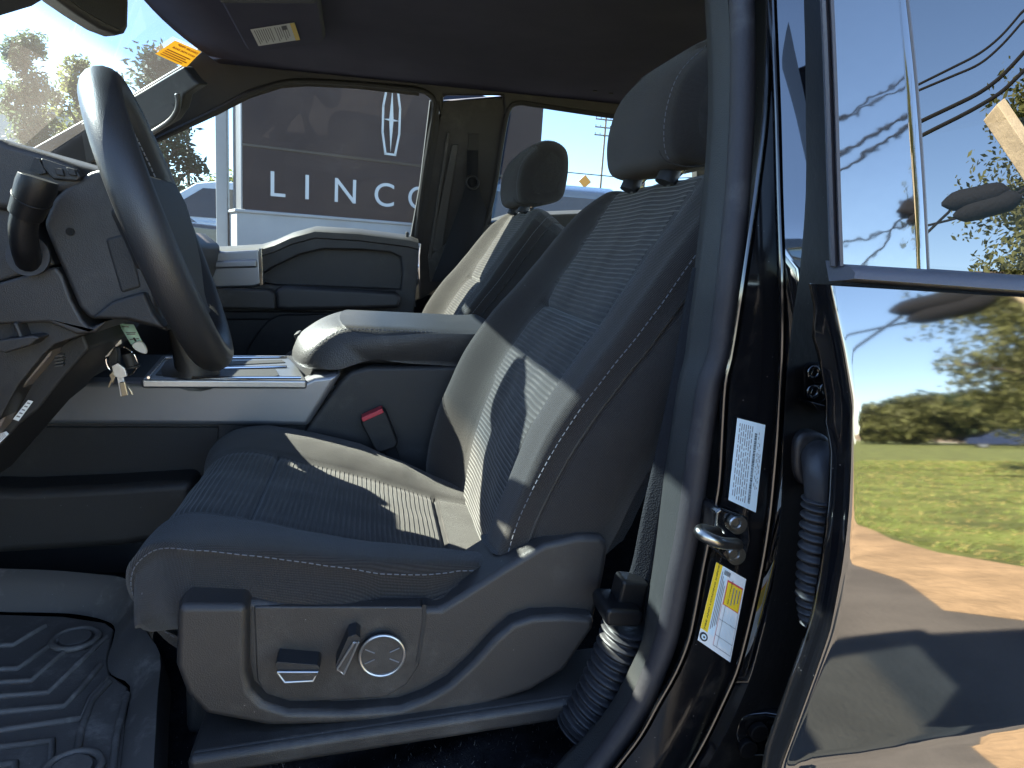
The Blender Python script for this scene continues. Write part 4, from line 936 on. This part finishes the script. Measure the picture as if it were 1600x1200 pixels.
# ---- floor mat (lies on the carpet: a thing of its own)
mat = thing('floor_mat', 'black rubber floor mat with chevron ribs and dusty scuffs in front of the driver seat', 'floor mat', (-.4, .95, .79), world=True)
ZM = .812
b = MB(); b.pz([(-120, 1000), (-120, 955), (100, 962), (165, 972), (178, 982), (168, 1030), (172, 1052), (200, 1072), (196, 1130), (186, 1230), (176, 1330), (-150, 1330)], ZM, ZM - .012)
b.build('mat_tray', m_mat, mat, bevel=.004)
b = MB()   # raised rim around the tray
rin = [(-120, 955), (60, 957), (120, 960), (165, 970), (180, 985), (168, 1030), (174, 1054), (203, 1072), (196, 1130), (186, 1230), (178, 1330)]
rout = [(-120, 886), (60, 890), (150, 897), (192, 903), (212, 918), (224, 950), (228, 985), (250, 1022), (246, 1090), (240, 1200), (234, 1330)]
rows = [[at(*p, z=ZM - .002) for p in rin], [at(p[0] * .35 + q[0] * .65, p[1] * .35 + q[1] * .65, z=ZM + .035 if k < 5 else ZM + .02) for k, (p, q) in enumerate(zip(rin, rout))], [at(*q, z=ZM + .045 if k < 5 else ZM + .022) for k, q in enumerate(rout)]]
rows.append([p - V((0, 0, .06)) + V((.012, .012, 0)) for p in rows[-1]])
b.grid(catrows(list(zip(*rows)))); b.build('mat_rim', m_mat, mat, ang=60)
b = MB()
for g in ([(-60, 1048), (28, 1045), (56, 1024), (108, 988)], [(-60, 1070), (48, 1064), (98, 1020)], [(-60, 1092), (74, 1083), (148, 1012), (166, 996)], [(-60, 1118), (100, 1104), (126, 1076), (156, 1040)],
          [(-60, 1150), (126, 1123), (142, 1090), (168, 1062)], [(-60, 1175), (82, 1158), (76, 1230)], [(122, 1240), (120, 1180), (126, 1140), (142, 1096), (170, 1066)], [(170, 1250), (182, 1150), (198, 1085)], [(-60, 1205), (24, 1193), (20, 1240)], [(-60, 1010), (20, 1008), (70, 978)]):
    b.tube([at(*p, z=ZM + .0015) for p in g], .0042, 8)
b.build('mat_ribs', m_mat, mat, ang=80)
for p in ((118, 1001), (112, 1206)):
    c = at(*p, z=ZM + .001); b = MB(); b.disc(c, (0, 0, 1), .019, .006, 28); b.torus(c + V((0, 0, .003)), (0, 0, 1), .0265, .0042, 32, 10); b.build('mat_clip', m_mat, mat, bevel=.001)

# ---- keys hanging in the ignition
keys = thing('key_ring', 'bunch of keys with a pale green tag hanging from the ignition', 'keys', at(178, 520, y=.985), world=True)
b = MB(); c = at(190, 565, y=.985); b.torus(c, (.2, 1, .1), .020, .0014, 32, 8); b.build('split_ring', m_chrome, keys)
q = Quad(*[at(*p, y=.975) for p in ((185, 505), (209, 507), (223, 535), (205, 538))]); b = MB(); q.rect(b, 0, 0, 1, 1, 0, 0)
for v_, l_ in ((.12, .5), (.42, .8), (.5, .7), (.75, .8)): q.rect(b, .15, v_, .15 + l_ * .9, v_ + .05, 1, .0005)
q.rect(b, .45, .7, .6, .9, 2, .0006); o = b.build('key_tag', [m_mint, m_greyink, m_ink], keys, recalc=False); o.modifiers.new('sol', 'SOLIDIFY').thickness = .001
def key(pts_head, pts_blade, y, m, nm):
    b = MB(); b.px(pts_head, y, y + .004); b.px(pts_blade, y + .0005, y + .0035); b.build(nm, m, keys, bevel=.0008)
m_brass = M('worn_brass_key', (.55, .46, .33), .3, metal=.9, bump=(200, .1)); m_nick = M('nickel_key', (.75, .72, .68), .42, metal=.95, bump=(200, .1))
key([(174, 572), (184, 567), (195, 576), (198, 588), (188, 592), (178, 588)], [(182, 588), (192, 588), (200, 618), (188, 620)], .968, m_nick, 'door_key')
key([(176, 540), (178, 528), (188, 527), (189, 537), (182, 542)], [(173, 545), (182, 536), (170, 556), (164, 559), (160, 556)], .972, m_nick, 'ignition_key')
key([(170, 586), (176, 580), (180, 588), (176, 600)], [(173, 592), (176, 594), (170, 607), (168, 604)], .975, m_brass, 'small_key')
b = MB(); b.tube([at(199, 552, y=.98), at(207, 572, y=.98)], .0075, 14); b.tube([at(207, 571, y=.98), at(208, 575, y=.98)], .009, 14); b.build('whistle_fob', m_pldark, keys, bevel=.001)
b = MB(); b.px([(206, 538), (216, 533), (224, 537), (229, 548), (227, 553), (218, 551), (208, 545)], .97, .976, smooth=3); b.build('grey_fob', m_white, keys, bevel=.002)
b = MB(); b.px([(186, 598), (195, 596), (200, 618), (190, 620)], .964, .968); b.px([(198, 600), (206, 612), (208, 618), (203, 616)], .962, .966); b.build('fob_clip', m_brass, keys, bevel=.001)
b = MB(); b.px([(170, 540), (182, 545), (183, 570), (174, 585), (169, 565)], .985, .998, smooth=3); b.build('remote_fob', m_pldark, keys, bevel=.003)

# ================================================================== OUTSIDE
m_asphalt = M('worn_asphalt', (.095, .084, .072), .9, bump=(60, .5), var=(1.5, .25), speck=(45, .10, (.16, .14, .12)))
m_dirt = M('sandy_dirt', (.30, .20, .11), .95, bump=(20, .6), var=(3, .25), dust=(5, .5, (.14, .10, .06)))
m_lawn = M('lawn_soil', (.125, .145, .03), .95, bump=(30, .8), var=(1.6, .45), speck=(5, .28, (.25, .21, .06)))
m_blade = M('grass_blade', (.15, .20, .035), .7, var=(3, .35)); m_straw = M('dry_grass_blade', (.30, .24, .08), .8, var=(3, .3))
m_concrete = M('pale_concrete', (.38, .33, .26), .85, bump=(40, .3), var=(4, .12))
def ground(name, pts, z, m, kind='structure'):
    b = MB(); b.add([V((x, y, z)) for x, y in pts], [list(range(len(pts)))]); return tag(b.build(name, m), kind=kind)
ground('parking_lot', [(-120, -60), (900, -60), (900, 900), (-900, 900), (-900, -900), (-120, -900)], -.012, m_asphalt)
XE = [(-30, 2.6), (-7, 2.35), (-2.24, 2.2), (-1.57, 2.12), (-.97, 2.1), (-.6, 2.35), (0.0, 3.6), (.5, 3.75), (40, 3.75)]
XG = [(-60, 4.0), (-7, 3.6), (-3.78, 3.35), (-2.94, 3.0), (-2.3, 2.78), (-1, 2.7), (-.4, 3.2), (.5, 4.8), (40, 4.9)]
b = MB(); ys = [-60 + 100 * i / 200 for i in range(201)]
ex = lambda T, y: interp(y, [p[0] for p in T], [p[1] for p in T])
rows = [[V((ex(XE, y) + .10 * math.sin(y * 2.1) + .05 * math.sin(y * 7.3), y, -.008)), V((ex(XE, y) * .75 + ex(XG, y) * .25, y, .012)), V((ex(XE, y) * .4 + ex(XG, y) * .6, y, .045)), V((ex(XE, y) * .1 + ex(XG, y) * .9, y, .09)), V((ex(XG, y) + .15, y, .085))] for y in ys]
tag(b.grid(rows).build('dirt_verge', m_dirt), kind='structure')
b = MB(); rows = [[V((ex(XG, y) + .06 * math.sin(y * 3.7), y, .09)), V((12, y, .09)), V((30, y, .05)), V((60, y * 1.6, .0))] for y in ys]; tag(b.grid(rows).build('lawn', m_lawn), kind='structure')
ground('road', [(60, -100), (70, -100), (70, 70), (60, 70)], .002, m_concrete)
ground('far_field', [(70, -600), (900, -900), (900, 900), (70, 600)], -.006, M('dry_field', (.24, .16, .08), .95, var=(.2, .3)))
b = MB(); rg = random.Random(11)
for k in range(34000):
    y = rg.uniform(-15, -.5); x = ex(XG, y) + .05 + (rg.random() ** 1.7) * 15
    h = rg.uniform(.025, .055) * (1.3 + .05 * (x - 3)); a = rg.uniform(0, 6.28); wv = .0055 + .0009 * (x - 3); dx, dy = math.cos(a), math.sin(a)
    b.add([(x - dx * wv, y - dy * wv, .085), (x + dx * wv, y + dy * wv, .085), (x + dy * h * .7 + rg.uniform(-.01, .01), y - dx * h * .7, .085 + h)], [[0, 1, 2]], 1 if rg.random() < .34 else 0)
g = b.build('grass', [m_blade, m_straw], smooth=False, recalc=False); tag(g, 'short green and straw lawn grass beside the dirt verge', 'grass', kind='stuff')

def leaf_mat(n, c):
    m = M(n, c, .6, var=(1.2, .45), spec=.3); nt = m.node_tree; p = nt.nodes['Principled BSDF']; tl = nt.nodes.new('ShaderNodeBsdfTranslucent'); mx = nt.nodes.new('ShaderNodeMixShader'); mx.inputs[0].default_value = .5
    nt.links.new(p.inputs['Base Color'].links[0].from_socket, tl.inputs[0]); nt.links.new(p.outputs[0], mx.inputs[1]); nt.links.new(tl.outputs[0], mx.inputs[2]); nt.links.new(mx.outputs[0], nt.nodes['Material Output'].inputs[0]); return m
m_bark = M('tree_bark', (.10, .075, .055), .9, bump=(18, .6), var=(5, .3))
def tree(label, loc, h, r, leaf, nleaf, seed, trunk_h=.3, size=.12, shape=1.0, group=None, name='tree', flat=1.0):
    rt = thing(name, label, 'tree', loc, group=group); rg = random.Random(seed)
    b = MB(); top = V((rg.uniform(-.2, .2), rg.uniform(-.2, .2), h * .92)); mid = V((rg.uniform(-.1, .1) * r, 0, h * .45))
    b.tube(catmull([V((0, 0, -.1)), V((.02, .01, h * .2)), mid, top], 5), [h * .026 * (1 - .055 * i) for i in range(16)], 9)
    cl = []
    for i in range(26):
        t = trunk_h + (1 - trunk_h) * (i + .5) / 26; a = i * 2.4 + rg.uniform(-.4, .4)
        rr = r * (math.sin(math.pi * min(1, (t - trunk_h) / (1 - trunk_h) * .86 + .14)) ** .8 if shape == 1 else max(.12, (1 - (t - trunk_h) / (1 - trunk_h)) ** .8)) * rg.uniform(.55, 1.05)
        e = V((math.cos(a) * rr, math.sin(a) * rr, h * t + rg.uniform(-.03, .05) * h)); s0 = V((0, 0, h * max(.15, t - .12)))
        b.tube([s0, s0.lerp(e, .5) + V((0, 0, .03 * h)), e], [h * .008, h * .005, h * .002], 5)
        for k in range(4): cl.append((s0.lerp(e, rg.uniform(.45, 1.08)) + V((rg.gauss(0, .1), rg.gauss(0, .1), rg.gauss(0, .06))) * r, rg.uniform(.16, .34) * r))
    b.build('trunk', m_bark, rt)
    b = MB()
    for k in range(nleaf):
        c, cr = cl[rg.randrange(len(cl))]; d = V((rg.gauss(0, 1), rg.gauss(0, 1), rg.gauss(0, .8))); d = d.normalized() * cr * rg.random() ** .45; p = c + V((d.x, d.y, d.z * flat))
        a = V((rg.gauss(0, 1), rg.gauss(0, 1), rg.gauss(0, .6))).normalized(); u = a.orthogonal().normalized(); s_ = size * rg.uniform(.6, 1.4)
        b.add([p - a * s_, p + u * s_ * .42, p + a * s_, p - u * s_ * .42], [[0, 1, 2, 3]], 0)
    b.build('crown', leaf, rt, smooth=False, recalc=False)
    return rt
lf1 = leaf_mat('cool_green_leaf', (.085, .115, .06)); lf2 = leaf_mat('yellow_green_leaf', (.15, .165, .05)); lf3 = leaf_mat('dark_conifer_needle', (.035, .055, .035)); lf4 = leaf_mat('cedar_leaf', (.13, .135, .045)); lf5 = leaf_mat('deep_green_leaf', (.05, .075, .03))
def gpt(px, D, z=0):   # ground point in the direction of a pixel column on the horizon
    r = ray(px, 390); d = V((r.x, r.y, 0)).normalized(); return V((d.x * D, d.y * D, z))
tree('pale green conical tree rising beside the steering wheel rim, seen through the windscreen', gpt(56, 26), 6.6, 1.45, lf1, 12000, 1, .06, .075, 2)
tree('yellow green rounded tree behind the top of the steering wheel', gpt(132, 27), 6.3, 1.2, lf2, 8000, 2, .10, .075, 1)
tree('dark narrow tree just right of the steering wheel top through the windscreen', gpt(186, 27), 6.3, .85, lf5, 4500, 3, .12, .075, 1)
tree('dark evergreen tree beyond the passenger window beside the light pole', gpt(258, 16), 4.7, 1.25, lf3, 8000, 4, .06, .07, 2)
tree('small yellow green tree behind the parked cars and light pole', gpt(352, 22), 3.0, 1.1, lf2, 3000, 5, .15, .08, 1)
# far building
bl = thing('warehouse', 'pale flat roofed building at the far left beyond the windscreen', 'building', gpt(-40, 48))
MB().box((0, 0, 3.2), (13, 8, 6.4)).build('wall', M('pale_wall', (.50, .52, .50), .8, var=(.5, .1)), bl, bevel=.05); MB().box((0, 0, 6.5), (13.4, 8.4, .25)).build('roof', M('grey_roof', (.25, .25, .26), .8), bl, bevel=.03)

# sign board
m_signblk = M('black_sign_face', (.008, .012, .026), .4, spec=.06, bump=(4, .02)); m_signwht = M('white_sign_letter', (.75, .76, .78), .4); m_signbase = M('pale_grey_sign_cabinet', (.40, .41, .42), .5, var=(2, .08))
sg = thing('monument_sign', 'tall black dealership sign with white spaced capitals and a star emblem above a pale base', 'sign', (-1.18, 7.0, 0), math.atan2(.30, .954))
sz0, sz1 = 1.575, 2.93
b = MB(); b.box((1.545, .25, (sz0 + sz1) / 2), (3.09, .5, sz1 - sz0)); b.build('panel', m_signblk, sg, bevel=.01)
b = MB(); b.box((1.545, .25, 2.155), (3.11, .52, .025)); b.build('panel_band', M('dark_band', (.006, .006, .008), .3), sg, bevel=.004)
b = MB(); b.box((-.008, .25, 2.25), (.014, .52, 1.34)); b.build('edge_trim', m_silver, sg, bevel=.004)
b = MB(); b.box((1.545, .25, .76), (3.20, .56, 1.60)); b.box((1.545, .25, 1.572), (3.24, .60, .03)); b.build('base', m_signbase, sg, bevel=.01)
for ch, s_ in zip('LINCOLN', (.30, .575, .94, 1.33, 1.70, 2.04, 2.40)):
    b = MB(); b.text(ch, (s_, -.006, 1.825), (1, 0, 0), (0, 0, 1), .325, align='CENTER'); o = b.build('letter', m_signwht, sg, smooth=False); o.modifiers.new('sol', 'SOLIDIFY').thickness = .012
b = MB(); c = V((1.375, -.010, 2.55)); w_, h_ = .085, .345
def bar(p, q, r=.012): b.box((V(p) + V(q)) / 2 + c, ((V(q) - V(p)).length + r, .012, r), rot=Matrix.Rotation(-math.atan2(q[2] - p[2], q[0] - p[0]), 3, 'Y'))
t_ = .050
for sx in (-1, 1):
    bar((sx * w_, 0, -.12), (sx * w_, 0, .12), .020); bar((sx * w_, 0, .12), (sx * t_, 0, h_ * .92), .020); bar((sx * w_, 0, -.12), (sx * t_, 0, -h_ * .92), .020)
bar((-t_, 0, h_ * .93), (t_, 0, h_ * .93), .020); bar((-t_, 0, -h_ * .93), (t_, 0, -h_ * .93), .020)
b.add([c + V(p) for p in ((0, -.008, h_ * .88), (.022, -.004, .0), (0, -.008, -h_ * .88), (-.022, -.004, 0))], [[0, 1, 2, 3]]); b.add([c + V(p) for p in ((-w_, -.008, 0), (0, -.006, .013), (w_, -.008, 0), (0, -.006, -.013))], [[0, 1, 2, 3]])
b.build('emblem', m_signwht, sg, smooth=False, recalc=False)
# poles
lp = thing('light_pole', 'square pale grey light pole standing beside the black sign', 'light pole', gpt(349, 7.6)); MB().box((0, 0, 3.5), (.105, .105, 7.0)).build('pole', m_signbase, lp, bevel=.008); MB().box((0, 0, .35), (.45, .45, .7)).build('footing', m_concrete, lp, bevel=.02); MB().box((.25, 0, 6.95), (.6, .3, .12)).build('lamp_head', m_silver, lp, bevel=.02)
m_wood = M('weathered_pole_wood', (.20, .155, .115), .9, bump=(25, .4), var=(4, .2))
def upole(label, loc, h, arms=1, r=.13, m=None):
    o = thing('utility_pole', label, 'utility pole', loc); MB().tube([V((0, 0, 0)), V((0, 0, h))], [r, r * .7], 12).build('pole', m or m_wood, o)
    for k in range(arms):
        b = MB(); b.box((0, 0, h - .3 - k * .75), (2.2, .1, .12)); ca = b.build('crossarm', m or m_wood, o, bevel=.01)
        for x in (-1, -.5, .5, 1): MB().tube([V((x, 0, h - .24 - k * .75)), V((x, 0, h - .08 - k * .75))], [.03, .045], 10).build('insulator', m_plgrey, ca, off=Z0)
    return o
upole('thin far utility pole seen between the evergreen and the light pole', gpt(297, 60), 11.0, 1)
upole('leaning utility pole seen left of the driver headrest', gpt(930, 75), 15.2, 3)
# traffic signal on a span wire, and a warning light tower
ts = thing('traffic_light', 'traffic light hanging from a span wire under the driver headrest', 'traffic light', gpt(992, 40) + V((0, 0, 5.15)))
b = MB(); b.box((0, 0, 0), (.36, .3, 1.0)); b.build('housing', m_pldark, ts, bevel=.03)
for k, cc in enumerate(((.3, .02, .02), (.3, .2, .02), (.02, .5, .3))): b = MB(); b.disc(V((0, -.15, .3 - .3 * k)), (0, -1, 0), .11, .05, 20); b.build('lens', M('signal_lens', cc, .3, emit=(.02, .6, .35, 1.2) if k == 2 else None), ts)
wire = MB().tube(catmull([gpt(820, 40, 5.85), gpt(930, 40, 5.72), gpt(992, 40, 5.66), gpt(1080, 40, 5.85)], 8), .03, 6).build('span_wire', m_pldark); tag(wire, 'thin span wire carrying the traffic light across the sky', 'wire')
tw = thing('road_sign', 'small orange diamond road sign on a post beyond the rear passenger window', 'road sign', gpt(905, 32))
MB().tube([V((0, 0, 0)), V((0, 0, 4.6))], .04, 8).build('post', m_silver, tw); b = MB(); b.box((0, -.05, 4.55), (.40, .02, .40), rot=Matrix.Rotation(R(45), 3, 'Y')); b.build('panel', M('orange_sign_sheet', (.85, .35, .05), .5), tw, bevel=.005)

# vehicles: side profile lofted across with a tapering cabin
def vehicle(name, label, cat, loc, rz, paint, body, cab, wins, width, wheels, belt, glassm, lights=None):
    rt = thing(name, label, cat, loc, rz); hw = width / 2
    def sec(pts, y0, y1): return [V((x, y0 * (1 - .24 * max(0, z - belt)) if True else y0, z)) for x, z in pts], [V((x, y1 * (1 - .24 * max(0, z - belt)), z)) for x, z in pts]
    b = MB(); f, g_ = sec(body, -hw, hw); b.prism3(f, g_); b.build('body', paint, rt, bevel=.05, seg=3)
    b = MB(); f, g_ = sec(cab, -hw * .97, hw * .97); b.prism3(f, g_); b.build('cabin', paint, rt, bevel=.05, seg=3)
    for wn in wins:
        for sgn in (-1, 1):
            b = MB(); pp = [V((x, sgn * (hw * .97 * (1 - .24 * max(0, z - belt)) + .006), z)) for x, z in wn]; b.add(pp, [list(range(len(pp)))]); b.build('window', glassm, rt)
    for x, rr in wheels:
        for sgn in (-1, 1):
            t = MB().torus((x, sgn * (hw - .12), rr), (0, 1, 0), rr * .74, rr * .27, 32, 12).build('wheel', m_rubdark, rt); MB().disc((x, sgn * (hw - .10), rr), (0, sgn, 0), rr * .62, .08, 24).build('rim', m_silver2, t, off=Z0)
    for x, z, m in (lights or []):
        for sgn in (-1, 1): b = MB(); b.box((x, sgn * (hw - .25), z), (.06, .34, .18)); b.build('headlight', m, rt, bevel=.02)
    return rt
def carpaint(n, c, r=.15): return M(n, c, r, spec=.6, coat=.6)
m_cg = M('car_window_glass', (.02, .024, .026), .05, ior=1.8); m_lamp = M('lamp_lens', (.7, .7, .7), .1)
tr_body = [(-2.9, .55), (2.9, .55), (2.95, .95), (2.9, 1.32), (.95, 1.36), (-1.3, 1.36), (-2.75, 1.28), (-2.95, 1.0)]
tr_cab = [(-1.75, 1.30), (1.0, 1.30), (.92, 1.88), (.7, 1.95), (-.7, 1.96), (-.95, 1.92)]
tr_win = [[(-1.32, 1.40), (-.85, 1.80), (-.10, 1.82), (-.10, 1.40)], [(0.02, 1.40), (.02, 1.82), (.62, 1.80), (.72, 1.40)]]
p1 = gpt(806, 8.4); gp_ = vehicle('parked_pickup', 'grey crew cab pickup parked tail on beyond the rear passenger window', 'pickup truck', p1, R(-90), carpaint('grey_car_paint', (.20, .23, .27)), tr_body, tr_cab, tr_win, 2.0, [(-1.9, .4), (1.9, .4)], 1.32, m_cg)
gp_.scale = (1.07, 1.07, 1.07)
MB().add([V((1.0 - .138 * (z - 1.3) + .007, y * (1 - .24 * (z - 1.32)), z)) for y, z in ((-.70, 1.42), (.70, 1.42), (.70, 1.82), (-.70, 1.82))], [[0, 1, 2, 3]]).build('window', m_cg, gp_)
p2 = gpt(300, 8.8); vehicle('parked_pickup', 'dark blue grey pickup parked left of the black sign, only its front fender in view', 'pickup truck', p2 + V((-1.9, .4, .13)), R(183), carpaint('slate_car_paint', (.04, .05, .07)), tr_body, tr_cab, tr_win, 2.0, [(-1.9, .4), (1.9, .4)], 1.32, m_cg, [(-2.93, 1.1, m_lamp)])
su_body = [(-2.3, .4), (2.3, .4), (2.35, .9), (2.2, 1.12), (-1.0, 1.10), (-2.2, .98), (-2.35, .7)]; su_cab = [(-1.5, 1.05), (2.1, 1.08), (1.95, 1.62), (1.6, 1.74), (-.2, 1.76), (-.55, 1.70)]
su_win = [[(-1.1, 1.15), (-.45, 1.62), (.2, 1.64), (.2, 1.15)], [(.3, 1.15), (.3, 1.64), (1.0, 1.63), (1.05, 1.15)], [(1.15, 1.15), (1.12, 1.62), (1.6, 1.58), (1.75, 1.2)]]
p3 = gpt(318, 14); vehicle('parked_suv', 'white sport utility vehicle parked behind the dark pickup and light pole', 'car', p3 + V((.5, 0, .45)), R(10), carpaint('white_car_paint', (.72, .74, .76)), su_body, su_cab, su_win, 1.9, [(-1.4, .36), (1.4, .36)], 1.08, m_cg)

# ---- what the rear door mirrors: sky, cables, trees, lawn behind the photographer
def door_dir(px, py):
    r = ray(px, py).normalized(); y = .39
    for _ in range(20):
        p = CAM + r * (y / r.y); i = min(range(len(ZS)), key=lambda k: abs(ZS[k] - p.z)); y = ycols[12][i]
    bt = R(tilt(p.z)); n = V((0, -math.cos(bt), math.sin(bt))); return p, r - 2 * r.dot(n) * n
def glass_dir(px, py):
    p = gl(px, py, .4175); r = ray(px, py).normalized(); n = V((0, -1, TG)).normalized(); return p, r - 2 * r.dot(n) * n
def far(fn, px, py, D):
    p, d = fn(px, py); return p + d * (D / math.hypot(d.x, d.y))
m_cable = M('black_cable', (.010, .010, .011), .85, spec=.15, bump=(25, .5))
def cable(label, pts, r):
    p = list(pts); d0 = (p[0] - p[1]).normalized(); d1 = (p[-1] - p[-2]).normalized()
    p = [p[0] + d0 * 9 + V((0, 0, 1.2)), p[0] + d0 * 5 + V((0, 0, .35)), p[0] + d0 * 2 + V((0, 0, .06))] + catmull(p, 6) + [p[-1] + d1 * 2, p[-1] + d1 * 6]
    o = MB().tube(p, r, 8).build('overhead_cable', m_cable); tag(o, label, 'cable', 'cables reflected in the rear door'); return o
for ps, r_, nm in (([(1440, 119), (1500, 92), (1550, 60), (1605, 12)], .016, 'upper'), ([(1442, 131), (1500, 108), (1550, 75), (1605, 28)], .016, 'second'), ([(1444, 176), (1500, 152), (1550, 122), (1605, 78)], .026, 'third thicker'), ([(1446, 196), (1500, 172), (1550, 146), (1605, 106)], .026, 'lowest thick')):
    cable(f'{nm} black cable of the four mirrored in the rear window', [far(glass_dir, *p, 9.5) for p in ps], r_)
# splice closures slung under a messenger wire
c0 = [far(glass_dir, *p, 9.0) for p in ((1430, 340), (1450, 325), (1512, 312), (1572, 305), (1605, 290))]
cable('messenger cable with splice closures', c0, .018); cable('lower service cable under the splice closures', [far(glass_dir, *p, 9.0) for p in ((1430, 352), (1480, 340), (1540, 322), (1605, 300))], .014)
for k, (pa, pb) in enumerate((((1415, 328), (1562, 299)), ((1440, 345), (1590, 309)))):
    A_, B_ = far(glass_dir, *pa, 9.0), far(glass_dir, *pb, 9.0); P_ = [A_.lerp(B_, t / 12) for t in range(13)]
    o = MB().tube(P_, [.02, .07, .105, .115, .118, .118, .118, .118, .118, .118, .112, .085, .02], 16).build('splice_closure', m_cable); tag(o, ('upper' if k == 0 else 'lower') + ' black cable splice closure slung from the messenger cable', 'splice closure', 'splice closures on the cable')
# utility pole with crossarm, seen at the right edge of the mirrored view
A_, B_ = far(glass_dir, 1530, 176, 7.5), far(glass_dir, 1640, 285, 7.6)
o = thing('utility_pole', 'pale wooden pole with a thick crossarm mirrored in the rear window', 'utility pole', (B_.x + .5, B_.y, 0)); d = (B_ - A_); b = MB(); m_newwood = M('pale_crossarm_wood', (.52, .42, .28), .85, bump=(20, .3), var=(5, .15))
b.tube([A_ - o.location, B_ + d * .3 - o.location], .16, 4); b.build('crossarm', m_newwood, o, bevel=.01); MB().tube([V((0, 0, 0)), V((0, 0, B_.z + .6))], [.17, .13], 14).build('pole', m_newwood, o)
def mtree(label, px, py_base, D, h, r, leaf, n, seed, **k):
    p = far(door_dir, px, py_base, D); return tree(label, (p.x, p.y, 0), h, r, leaf, n, seed, **k)
mtree('broad leafy tree close to the verge, mirrored at the right edge of the rear door', 1790, 690, 13, 6.3, 3.2, lf4, 42000, 21, size=.075, trunk_h=.28)
for i, (px, D, h, r) in enumerate(((1375, 62, 4.0, 3.4), (1400, 66, 4.6, 3.8), (1430, 64, 5.0, 4.0), (1462, 68, 5.4, 4.6), (1500, 70, 5.4, 4.6), (1540, 72, 5.8, 4.8), (1580, 70, 5.4, 4.6), (1622, 70, 5.6, 5.0))):
    mtree(['low spreading olive green tree across the lawn', 'low spreading dark green tree across the lawn'][i % 2], px, 690, D, h, r, (lf4, lf5)[i % 2], 3000, 40 + i, size=.32, trunk_h=.18, group='spreading trees across the lawn', flat=.5)
p = far(door_dir, 1575, 690, 55); vehicle('parked_car', 'dark blue car parked across the lawn under the spreading trees', 'car', (p.x, p.y, 0), R(40), carpaint('navy_car_paint', (.02, .03, .07)), su_body, su_cab, su_win, 1.9, [(-1.4, .36), (1.4, .36)], 1.08, m_cg)
